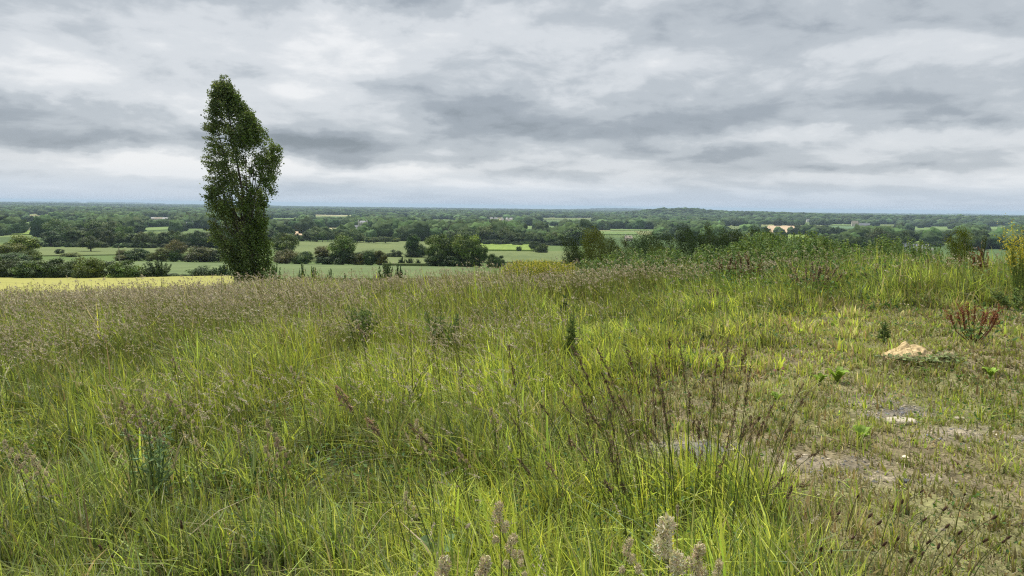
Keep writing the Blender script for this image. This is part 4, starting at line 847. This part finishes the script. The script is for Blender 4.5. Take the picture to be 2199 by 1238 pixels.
# ------------------------------------------------------------------ nettles and mustard on the rough ground
def nettles():
    A = Acc(); TX = [1240, 1300, 1400, 1500, 1560, 1650, 1750, 1850, 1950, 2020, 2080]; TY = [592, 576, 568, 556, 542, 526, 529, 535, 547, 556, 562]
    for k in range(3000):
        px = rng.uniform(1245, 2030); d = rng.uniform(16.5, 25); x, y = polar(px, d); z = hz_(x, y); e0 = (442+(px-1099.5)*.0127-np.interp(px, TX, TY))/F
        bump = (vnoise(np.array([px/38.]), np.array([d/2.0]), 6)[0]-.5)*.5
        h = (EYE+e0*20.5-z)+(d-20.5)*.012+bump-rng.gamma(1.5, .06); h = 1.08*min(max(h, .3), 1.7)*(.72+.28*sstep(d, 17, 19.5))
        ln = -rng.uniform(.0, .16); zt = np.linspace(.25, 1, 17); n = 34; zz_ = np.repeat(zt, 2)
        P = np.stack([x+ln*zz_**2*h, y+0*zz_, z+zz_*h], 1)+np.stack([rng.normal(0, .05, n)*(1.25-zz_), rng.normal(0, .05, n)*(1.25-zz_), rng.normal(0, .01, n)], 1)
        b = [(.14, .215, .060), (.10, .17, .052), (.19, .26, .070)][k % 3]
        leaves(A, P, .15*(1.3-zz_*.72)*rng.uniform(.7, 1.2, n), .5, jitc(b, n, .18), np.array([0, -.2, .8]), rng, .5)
        S = .006; A.add([(x-S, y, z), (x+S, y, z), (x+ln*h+S*.5, y, z+h), (x+ln*h-S*.5, y, z+h)], [np.array([[0, 1, 2, 3]])], (.08, .11, .04))
    tag(A.obj('nettle_bank', M_HERB), 'dense bank of dark green nettles on the rough ground below the hawthorns', 'nettles', kind='stuff')
nettles()
M_YEL = mat_leaf('yellow_petals', .3, .6, .2)
def mustard_plants(acc, fl, pts, hs, r, spread, nf, fs):
    for (x, y, z), h in zip(pts, hs):
        nb = 7
        for k in range(nb):
            th = r.uniform(0, 6.28); q = r.uniform(.1, 1)*spread; T = np.array([x+math.cos(th)*q-.08*h, y+math.sin(th)*q, z+h*r.uniform(.68, 1.0)]); B = np.array([x, y, z+h*r.uniform(0, .4)])
            s = .0045*max(1, math.hypot(x, y)/12); acc.add([B-[s, 0, 0], B+[s, 0, 0], T+[s*.5, 0, 0], T-[s*.5, 0, 0]], [np.array([[0, 1, 2, 3]])], (.15, .20, .06))
            u = r.random((nf, 1))**.6; P = B+(T-B)*(.66+.34*u)+r.normal(0, .03, (nf, 3)); leaves(fl, P, fs*r.uniform(.6, 1.3, nf), .8, jitc((.52, .47, .07), nf, .15, r), np.array([0, 0, .6]), r)
            m = 4; P = B+(T-B)*r.uniform(0, .75, (m, 1))+r.normal(0, .04, (m, 3)); leaves(acc, P, .06*r.uniform(.6, 1.3, m), .35, jitc((.12, .18, .05), m, .2, r), np.array([0, 0, .5]), r)
def mustard_patch():
    A = Acc(); Fl = Acc(); pts = []; hs = []
    for k in range(520):
        px = rng.normal(1165, 42); d = rng.uniform(21, 28)
        if not 1075 < px < 1250: continue
        x, y = polar(px, d); z = hz_(x, y); top = np.interp(px, [1080, 1110, 1200, 1245], [572, 555, 556, 560])+rng.gamma(1.5, 6); h = EYE+((442+(px-1099.5)*.0127-top)/F)*d-z
        pts.append((x, y, z)); hs.append(max(h, .5))
    mustard_plants(A, Fl, pts, hs, rng, .16, 7, .034)
    A.f += [f+A.n for f in Fl.f]; A.v += Fl.v; A.c += Fl.c; A.n += Fl.n
    tag(A.obj('mustard_patch', M_YEL), 'patch of yellow flowering mustard on the crest behind the seeding grass', 'mustard flowers', kind='stuff')
mustard_patch()
def mustard_bush(px, d, h, n, sp, label):
    x, y, z = row_of(d, px); t = thing('mustard_plant', label, 'flowering plant', (x, y, z)); A = Acc(); Fl = Acc(); r = np.random.default_rng(int(px))
    pts = [(r.normal(0, sp), r.normal(0, sp), 0) for _ in range(n)]; mustard_plants(A, Fl, pts, r.uniform(.72, 1.0, n)*h, r, .22, 16, .030)
    A.obj('stems', M_HERB, t); Fl.obj('flowers', M_YEL, t)
mustard_bush(2210, 12.5, 1.56, 11, .10, 'tall yellow flowering mustard plant at the right edge of the frame')

# red-brown docks
def dock(px, d, h, w, n, red, label, group=None, green=.3):
    x, y, z = row_of(d, px); t = thing('dock_plant', label, 'dock plant', (x, y, z-.01), 0, group); st = Acc(); sd = Acc(); lf = Acc(); r = np.random.default_rng(int(px*3+d))
    for k in range(n):
        u = (k+.5)/n*2-1; T = np.array([u*w*.5+r.normal(0, w*.05), r.normal(0, w*.18), h*r.uniform(.7, 1.0)*(1-.25*abs(u))]); B = np.array([u*w*.08, r.normal(0, .01), 0]); Mi = B*.5+T*.5+np.array([u*w*.08, 0, -.04*h])
        tube(st, [B, Mi, T], [.006, .005, .002], np.array(red)*.6, 5)
        for b in range(4):
            s = r.uniform(.45, .95); Q = (B*(1-s)+T*s) if s < .5 else (Mi*(2-2*s)+T*(2*s-1)); tip = Q+unit((T-B)+r.normal(0, .25, 3)*h)*h*.22
            for (p0, p1) in ((Q, tip), (Mi*.6+T*.4, T)):
                m = 26; u_ = r.random((m, 1)); leaves(sd, p0*(1-u_)+p1*u_+r.normal(0, .008, (m, 3)), .016*max(1, d/9)*r.uniform(.6, 1.4, m), .7, jitc(red, m, .28, r, .1), None, r)
    m = int(n*3*(1+green)); P = r.normal(0, 1, (m, 3))*np.array([w*.25, w*.2, h*.12])+np.array([0, 0, h*.28]); P[:, 2] = np.abs(P[:, 2]); leaves(lf, P, r.uniform(.05, .12, m), .4, jitc((.12, .20, .07), m, .25, r), np.array([0, 0, .4]), r)
    st.obj('stem', M_HERB, t); sd.obj('seed_cluster', M_SEED, t); lf.obj('leaves', M_HERB, t)
RED, REDB, DRK = (.25, .105, .06), (.20, .135, .085), (.13, .075, .05)
dock(2113, 9.1, .60, .70, 12, RED, 'bright red brown dock plant branching on the dry turf right of the sand heap', green=1)
dock(1198, 16.5, .62, .18, 5, REDB, 'dark red dock spike standing in the seeding grass below the mustard')
dock(1562, 17.0, 1.0, .5, 7, REDB, 'red brown dock at the left end of the nettle bank')
dock(1612, 16.4, .98, .5, 6, REDB, 'second rusty dock in front of the nettle bank')
dock(1990, 17.5, .80, .9, 12, REDB, 'rusty brown dock clump below the grey roofed farmhouse')
dock(2048, 17.0, .80, .7, 10, REDB, 'brown dock clump right of the one below the farmhouse')
dock(2112, 15.5, 1.05, .34, 7, (.20, .10, .06), 'tall dark red dock spikes left of the yellow mustard plant')
dock(1755, 14.6, .75, .9, 14, (.33, .26, .18), 'withered grey brown weed clump in front of the nettle bank')
dock(1905, 15.2, .75, .8, 9, (.26, .22, .15), 'pale brown weed clump with drooping heads right of the nettles')
dock(1530, 13.2, .45, .5, 8, (.26, .22, .15), 'dull brown weed clump in the green grass left of the turf')

# thistles and leafy weeds in the foreground
def thistle(px, d, h, w, n, col, label, name='thistle', cat='thistle', tops=None):
    x, y, z = row_of(d, px); t = thing(name, label, cat, (x, y, z)); st = Acc(); lf = Acc(); r = np.random.default_rng(int(px+7*d))
    for k in range(n):
        T = np.array([r.normal(0, w*.4), r.normal(0, w*.4), h*r.uniform(.75, 1)]); B = np.array([T[0]*.2, T[1]*.2, 0]); tube(st, [B, B*.4+T*.6, T], [.005, .004, .002], np.array(col)*.8, 5)
        m = 36; s = r.random((m, 1)); D = np.concatenate([r.normal(0, 1, (m, 2)), np.full((m, 1), .6)], 1); P = B+(T-B)*(.15+.85*s)+unit(D)*.03*(1.3-s)
        leaves(lf, P+unit(D)*.02*min(1, h/.5), min(1, h/.45)*(.085*(1.3-.7*s[:, 0]))*r.uniform(.7, 1.2, m)*max(1, d/6), .22, jitc(col, m, .2, r), None, r, direction=unit(D)*2)
    st.obj('stem', M_HERB, t); lf.obj('leaves', M_HERB, t)
thistle(312, 4.3, .58, .22, 6, (.20, .29, .14), 'grey green thistle among pale seed heads in the left foreground')
thistle(1231, 8.6, .60, .05, 3, (.14, .20, .065), 'single dark upright weed spike in the bright grass', 'mullein', 'weed')
thistle(1215, 12.6, .55, .10, 4, (.09, .14, .05), 'dark leafy weed below the red dock spike', 'leafy_weed', 'weed')
thistle(1916, 9.0, .30, .06, 3, (.15, .21, .07), 'small dark upright weed left of the sand heap', 'leafy_weed', 'weed')
thistle(2195, 12.2, .38, .5, 8, (.21, .28, .10), 'dark green leafy weed at the right edge below the mustard plant', 'leafy_weed', 'weed')
thistle(1525, 9.3, .13, .10, 5, (.10, .16, .05), 'small dark tuft on the green turf right of the centre', 'leafy_weed', 'weed')
thistle(790, 10, .72, .5, 14, (.14, .20, .07), 'dark green clump of tall weeds in the middle of the left meadow', 'leafy_weed', 'weed')
thistle(955, 9.2, .66, .4, 11, (.14, .20, .075), 'dark weed clump under pale seed heads in the middle meadow', 'leafy_weed', 'weed')
def rosette(px, d, R, n, col, label, asp=.4, up=.5, name='leafy_plant', cat='plant', group=None, lift=0):
    x, y, z = row_of(d, px); t = Acc(); r = np.random.default_rng(int(px*5+d))
    for k in range(n):
        th = r.uniform(0, 6.28); L = R*r.uniform(.6, 1.1); u_ = np.linspace(0, 1, 5); cx_ = math.cos(th); sy_ = math.sin(th); wv = L*asp*np.array([.15, .8, 1, .7, .02])*.5
        c = np.stack([cx_*L*u_, sy_*L*u_, lift+up*L*np.sin(u_*2.0)], 1); s = np.stack([-sy_*wv, cx_*wv, wv*.25*r.normal()], 1)
        V = np.stack([c-s, c+[0, 0, -.0], c+s], 1); V[:, 1, 2] -= wv*.25; i = np.arange(4)[:, None]*3; f = np.concatenate([i+np.array([[0, 1, 4, 3]]), i+np.array([[1, 2, 5, 4]])])
        t.add(V.reshape(-1, 3), [f], np.array(col)*math.exp(r.normal(0, .15)))
    o = t.obj(name, M_HERB); o.location = (x, y, z); tag(o, label, cat, group)
rosette(945, 3.25, .11, 3, (.15, .24, .10), 'large pale crinkled dock leaves half hidden in the foreground grass', .55, .5, lift=.13)
rosette(540, 2.7, .12, 7, (.07, .15, .04), 'round dark green leaves low in the grass at the bottom left', .6, .6)
rosette(735, 2.6, .10, 6, (.11, .20, .05), 'light green dock leaves at the bottom edge left of centre', .4, 1.0)
for px, py, R, lb in [(1778, 826, .10, 'lime green leafy plant, left one of the pair on the turf'), (1818, 822, .12, 'lime green leafy plant, right one of the pair on the turf'), (2155, 812, .09, 'lime green leafy plant right of the sand heap'), (1688, 862, .07, 'small lime green plant left of the pair on the turf'), (1880, 948, .09, 'light green plant beside the gravel patch')]:
    x, y, d = ground_hit(px, py); rosette(px, d, R, 16, (.27, .40, .06), lb, .5, 1.1)
for px, py, R, lb in [(2085, 815, .06, 'small bright sprout on the dry turf, furthest right'), (2010, 800, .05, 'tiny sprout just below the sand heap'), (1610, 742, .07, 'round green sprout at the near edge of the tall stalks')]:
    x, y, d = ground_hit(px, py); rosette(px, d, R, 10, (.15, .26, .06), lb, .5, 1.0)

# sand heap, stones
def sand_heap():
    x0, y0, d = ground_hit(1952, 768); n = 64; A = Acc(); g = np.linspace(-1, 1, n); U, Vv = np.meshgrid(g, g); x = U*.31; y = Vv*.27; rr = np.hypot(U, Vv)
    q = fbm(x*6+3, y*6, 13, 4); z = .17*np.clip(1-rr**1.6, 0, 1)*(.35+1.3*q)-.03*(rr > .95); z += .05*(fbm(x*18, y*18, 15, 3)-.5)
    gz = H(x+x0, y+y0); P = np.stack([x, y, z+gz-hz_(x0, y0)-.012], -1).reshape(-1, 3); i = np.arange(n-1)[:, None]*n; j = np.arange(n-1)[None]
    A.add(P, [np.stack([i+j, i+j+1, i+n+j+1, i+n+j], -1).reshape(-1, 4)], (.5, .4, .24)); o = A.obj('sand_heap', M_SANDM, smooth=True); o.location = (x0, y0, hz_(x0, y0))
    tag(o, 'low heap of pale yellow sand dug up on the dry turf', 'sand heap')
    for k, (dx, dy, lb) in enumerate([(-.20, -.30, 'round leaved creeping plant on the near left side of the sand heap'), (.24, -.24, 'round leaved creeping plant on the near right side of the sand heap'), (.04, -.38, 'creeping plant directly below the sand heap')]):
        A = Acc(); m = 46; P = np.stack([rng.normal(0, .14, m), rng.normal(0, .09, m), rng.uniform(.02, .07, m)], 1)
        for p_ in P: tube(A, [(0, 0, .0), p_*.5+np.array([0, 0, .012]), p_], [.003, .002, .0015], (.14, .16, .07), 3)
        leaves(A, P, .05*rng.uniform(.6, 1.3, m), .85, jitc((.23, .28, .11), m, .2), np.array([0, -.2, 1.2]), rng, .4)
        o = A.obj('creeping_plant', M_HERB); xx, yy = x0+dx, y0+dy; o.location = (xx, yy, hz_(xx, yy)+.03); tag(o, lb, 'creeping plant')
sand_heap()
def stone(px, py, sx, sy, sz, label, mat=None):
    x, y, d = ground_hit(px, py); V, Fc = ico(4); V = V*(1+.16*(fbm(V[:, 0]*2+px, V[:, 1]*2+V[:, 2]*1.7, 19, 3)-.5)[:, None]*2); V[:, 2] = np.clip(V[:, 2], -.5, .55)
    A = Acc(); A.add(V*np.array([sx, sy, sz]), [Fc], (.5,)*3); o = A.obj('stone', mat or M_STONE, smooth=True); o.location = (x, y, hz_(x, y)+sz*.12); tag(o, label, 'stone')
stone(1935, 907, .13, .075, .035, 'flat pale stone lying on the grey gravel patch')
stone(1515, 948, .022, .02, .018, 'small white stone at the far rim of the grey gravel patch')
stone(1575, 968, .03, .02, .018, 'small pale stone at the right end of the grey gravel patch')
stone(1945, 1035, .035, .025, .02, 'dark stone on the near strip of gravel', mat_plain('dark_stone', (.10, .10, .11), .8, 20, .2))
stone(2060, 900, .04, .03, .02, 'grey stone between the gravel and the green weeds')

# ------------------------------------------------------------------ single tall stalks in front
def los(px, py, d):
    v = ray(px, py); return np.array([v[0]*d, v[1]*d, EYE+v[2]*d])
def stalk(bpx, tpx, tpy, d, label, group, kind='spike', name='grass_stalk', cat='grass stalk', col=(.15, .18, .055), hc=(.17, .125, .08), hl=.22, fat=1.0):
    x, y = polar(bpx, d); z = hz_(x, y); T = los(tpx, tpy, d*random.uniform(.97, 1.03))-np.array([x, y, z])
    t = thing(name, label, cat, (x, y, z), 0, group); s = np.linspace(0, 1, 9)[:, None]; C1 = np.array([T[0]*.22, T[1]*.3, T[2]*.62])
    P = 2*s*(1-s)*C1+s*s*T; L = np.linalg.norm(T); A = Acc(); rd = (.0026-.0014*s[:, 0])*max(1, d/3.6); tube(A, P, rd, jitc(col, 1, .1)[0], 5)
    for k in range(2):                              # a stem leaf
        b = P[2+k*2]; an = np.array([random.uniform(2, 4)]); blades(A, b[None], np.array([.16]), np.array([.005]), an, np.array([.6]), jitc(col, 1, .1)*1.2)
    A.obj('stem', M_GRASS, t); Hd = Acc(); r = np.random.default_rng(int(bpx*7+tpx)); D = unit(P[-1]-P[-3])
    if kind == 'spike':
        m = 60; u_ = r.random(m)*hl; k = 1-u_; S_ = np.interp(k, np.linspace(0, 1, 9), np.arange(9)); i = np.minimum(S_.astype(int), 7); f = (S_-i)[:, None]; Q = P[i]*(1-f)+P[i+1]*f
        Q = Q+r.normal(0, 1, (m, 3))*.0022*(1+np.sin(u_/hl*math.pi))[:, None]*fat; leaves(Hd, Q, .013*fat*r.uniform(.6, 1.4, m), .34, jitc(hc, m, .3, r), None, r, direction=D*2.2)
    elif kind == 'cocksfoot':                      # fluffy one-sided lumps
        for q, (s0, off, R) in enumerate([(0, 0, .8), (.018, -.004, .95), (.036, .008, .85), (.056, .024, .75), (.062, -.008, .6), (.085, .034, .6), (.11, .012, .45)]):
            c = P[-1]-D*s0*fat+np.array([off*fat*1.1, 0, -abs(off)*.3]); m = int(130*R*max(1, fat)); U_ = unit(r.normal(size=(m, 3))); Q = c+U_*np.array([.011, .010, .016])*R*fat*r.uniform(.5, 1, (m, 1))
            leaves(Hd, Q, .0075*fat**.7*r.uniform(.7, 1.3, m), .28, jitc(hc, m, .2, r), None, r, direction=U_*1.4+D)
    else:                                           # plantain: a dense dark head
        V, Fc = ico(2); ax = D; sd_ = unit(np.cross(ax, [1, .2, .1])); u2 = np.cross(ax, sd_); V = V*(1+r.normal(0, .1, (len(V), 1))); R = .0052*fat; Ln = .014*fat
        Q = P[-1]+V[:, :1]*sd_*R+V[:, 1:2]*u2*R+V[:, 2:]*ax*Ln; Hd.add(Q, [Fc], jitc(hc, len(Q), .25, r)); m = 40; U_ = unit(r.normal(size=(m, 3))); Q = P[-1]+U_[:, :1]*sd_*R*1.2+U_[:, 1:2]*u2*R*1.2+U_[:, 2:]*ax*Ln*1.05
        leaves(Hd, Q, .004*fat, .4, jitc(np.array(hc)*1.6, m, .2, r), None, r)
    Hd.obj('seed_head', M_SEED, t); return t
SP = [(1372, 1228, 742), (1345, 1200, 782), (1430, 1345, 752), (1400, 1282, 748), (1455, 1405, 760), (1462, 1437, 728), (1505, 1460, 736), (1532, 1541, 770), (1556, 1563, 730), (1592, 1603, 734), (1602, 1613, 785), (1540, 1535, 835), (1492, 1481, 842), (1310, 1273, 935),
      (1335, 1310, 948), (1650, 1740, 838), (1668, 1702, 905), (1640, 1658, 872), (1135, 1092, 742), (1445, 1402, 832), (1572, 1582, 862), (1250, 1222, 935), (1380, 1292, 800), (1420, 1330, 850), (1520, 1500, 905), (1610, 1640, 905), (1475, 1425, 880), (1350, 1262, 880), (1690, 1775, 960)]
for b, tx, ty in SP: stalk(b+random.uniform(-8, 8), tx, ty, random.uniform(3.3, 4.4), 'tall thin grass stalk with a narrow dark seed head in the right foreground', 'tall thin stalks in the right foreground', hl=random.uniform(.2, .32), fat=random.uniform(1.3, 1.8))
for k in range(44):
    tx = random.gauss(1460, 175); stalk(tx*.75+360+random.uniform(-10, 70), tx, random.uniform(800, 1060), random.uniform(3.2, 4.6), 'tall thin grass stalk with a narrow dark seed head in the right foreground', 'tall thin stalks in the right foreground', hl=random.uniform(.16, .3), fat=random.uniform(1.1, 1.7), hc=random.choice([(.16, .12, .08), (.27, .21, .13)]))
CF = [(1490, 1432, 1132, 1.7, 2.5, 'big fluffy pale seed head, the largest at the bottom right of centre'), (1480, 1502, 1182, 1.7, 1.7, 'fluffy pale seed head right of the largest one at the bottom'), (1340, 1352, 1165, 2.0, 1.3, 'small fluffy seed head left of the largest one at the bottom'), (1095, 1072, 1088, 2.1, 1.6, 'fluffy brown seed head standing at the bottom centre'),
      (1090, 1098, 1160, 2.1, 1.2, 'small brown seed head just below the one at the bottom centre'), (975, 955, 1212, 1.6, 1.7, 'brown seed head cut off by the bottom edge, left one of two'), (1050, 1042, 1210, 1.6, 1.7, 'brown seed head cut off by the bottom edge, right one of two'), (885, 872, 1060, 3.0, 1.0, 'small brown seed head left of the large pale dock leaf'), (1560, 1545, 1212, 1.7, 1.2, 'pale seed head near the bottom edge right of the big fluffy one')]
for b, tx, ty, d, ft, lb in CF: stalk(b, tx, ty, d, lb, None, 'cocksfoot', 'cocksfoot_grass', 'seed head', hc=(.68, .63, .46) if ft > 2 else (.58, .51, .36), fat=ft)
for tx, ty, d in [(575, 905, 3.6), (595, 945, 3.5), (570, 960, 3.6), (372, 770, 5.2), (360, 850, 4.6), (262, 862, 4.2), (285, 872, 4.2), (250, 900, 4.1), (300, 905, 4.2), (325, 898, 4.3), (268, 925, 4.0), (342, 930, 4.1), (395, 880, 4.4), (240, 960, 3.9), (310, 850, 4.4), (55, 955, 3.6), (35, 985, 3.5), (10, 950, 3.6), (70, 985, 3.4), (420, 945, 4),
                  (895, 905, 3.5), (985, 965, 3.3), (1055, 880, 3.6), (905, 945, 3.5), (975, 720, 6.2), (925, 715, 6.4), (880, 700, 6.6), (740, 670, 8), (625, 790, 5.2), (770, 700, 6.8)]:
    stalk(tx+random.uniform(5, 40), tx, ty, d, 'pinkish brown cocksfoot seed head rising above the grass of the left and middle meadow', 'cocksfoot heads in the left and middle meadow', 'cocksfoot', 'cocksfoot_grass', 'seed head', hc=random.choice([(.45, .38, .27), (.54, .47, .33), (.38, .30, .22)]), fat=random.uniform(.9, 1.3))
stalk(900, 722, 832, 2.9, 'arching seed head bent flat over the grass in the middle of the meadow', None, 'spike', hl=.12, fat=2.0, hc=(.30, .22, .15)); stalk(960, 790, 900, 2.9, 'shorter arching seed head below the flat bent one', None, 'spike', hl=.10, fat=1.7, hc=(.30, .22, .15))
for k in range(34):
    if k < 28: tx, ty = random.uniform(1740, 2195), random.uniform(1055, 1215)
    else: tx, ty = random.uniform(200, 420), random.uniform(1080, 1200)
    d = 2.0+(1238-ty)/1238*6; d = min(max(d, 2.2), 3.4); gx, gy, gd = ground_hit(tx, min(ty+90*3/d, 1500)); dd = min(max(gd, 2.0), 4.2)
    stalk(tx+random.uniform(-40, 40), tx, ty, dd, 'dark brown ribwort plantain head on a bare stem in the bottom corner turf', 'plantain heads in the lower corners', 'plantain', 'plantain', 'plantain', hc=(.075, .045, .03), fat=random.uniform(.75, 1.15), col=(.16, .17, .07))
stalk(1487, 1455, 1085, 2.1, 'dry pale branching twig beside the big fluffy seed head', None, 'spike', 'dry_twig', 'twig', col=(.42, .36, .26), hc=(.42, .36, .26), hl=.05, fat=.6)
for tx, ty, lb in [(545, 840, 'tiny white flower in the left meadow'), (1665, 795, 'tiny pink clover flower at the turf edge, upper one'), (1680, 790, 'tiny pink clover flower at the turf edge, right one'), (230, 1105, 'dark purple vetch flower low in the left foreground'), (95, 1200, 'dark purple vetch flower near the bottom left corner'), (415, 1140, 'dark purple vetch flower right of the plantain heads'), (535, 1080, 'dark purple vetch flower furthest right in the foreground grass'), (235, 1075, 'small purple vetch flower above its neighbour')]:
    x, y, d = ground_hit(tx, ty+25); P = los(tx, ty, d*.97); A = Acc(); m = 16; c = (.75, .75, .72) if 'white' in lb else (.50, .16, .30) if 'pink' in lb else (.07, .03, .10)
    z0 = hz_(x, y); leaves(A, rng.normal(0, .007, (m, 3)), .012, .6, jitc(c, m, .2), None, rng); tube(A, [(0, 0, z0-P[2]), (0, 0, 0)], [.0012, .0012], (.12, .18, .05), 4); o = A.obj('small_flower', M_HERB); o.location = P; tag(o, lb, 'flower')

# ------------------------------------------------------------------ haze
A = Acc(); box(A, -45000, 45000, -45000, 45000, -420, 13)
mh = bpy.data.materials.new('haze_air'); mh.use_nodes = True; t = NT(mh.node_tree); t.n.clear()
pv = t.add('ShaderNodeVolumePrincipled'); pv.inputs['Color'].default_value = (.62, .81, 1.0, 1); pv.inputs['Density'].default_value = 7.2e-5; pv.inputs['Anisotropy'].default_value = 0
to = t.add('ShaderNodeOutputMaterial'); t.l.new(pv.outputs[0], to.inputs['Volume'])
tag(A.obj('haze', mh), 'thin blue haze filling the air over the valley', 'haze', kind='stuff')
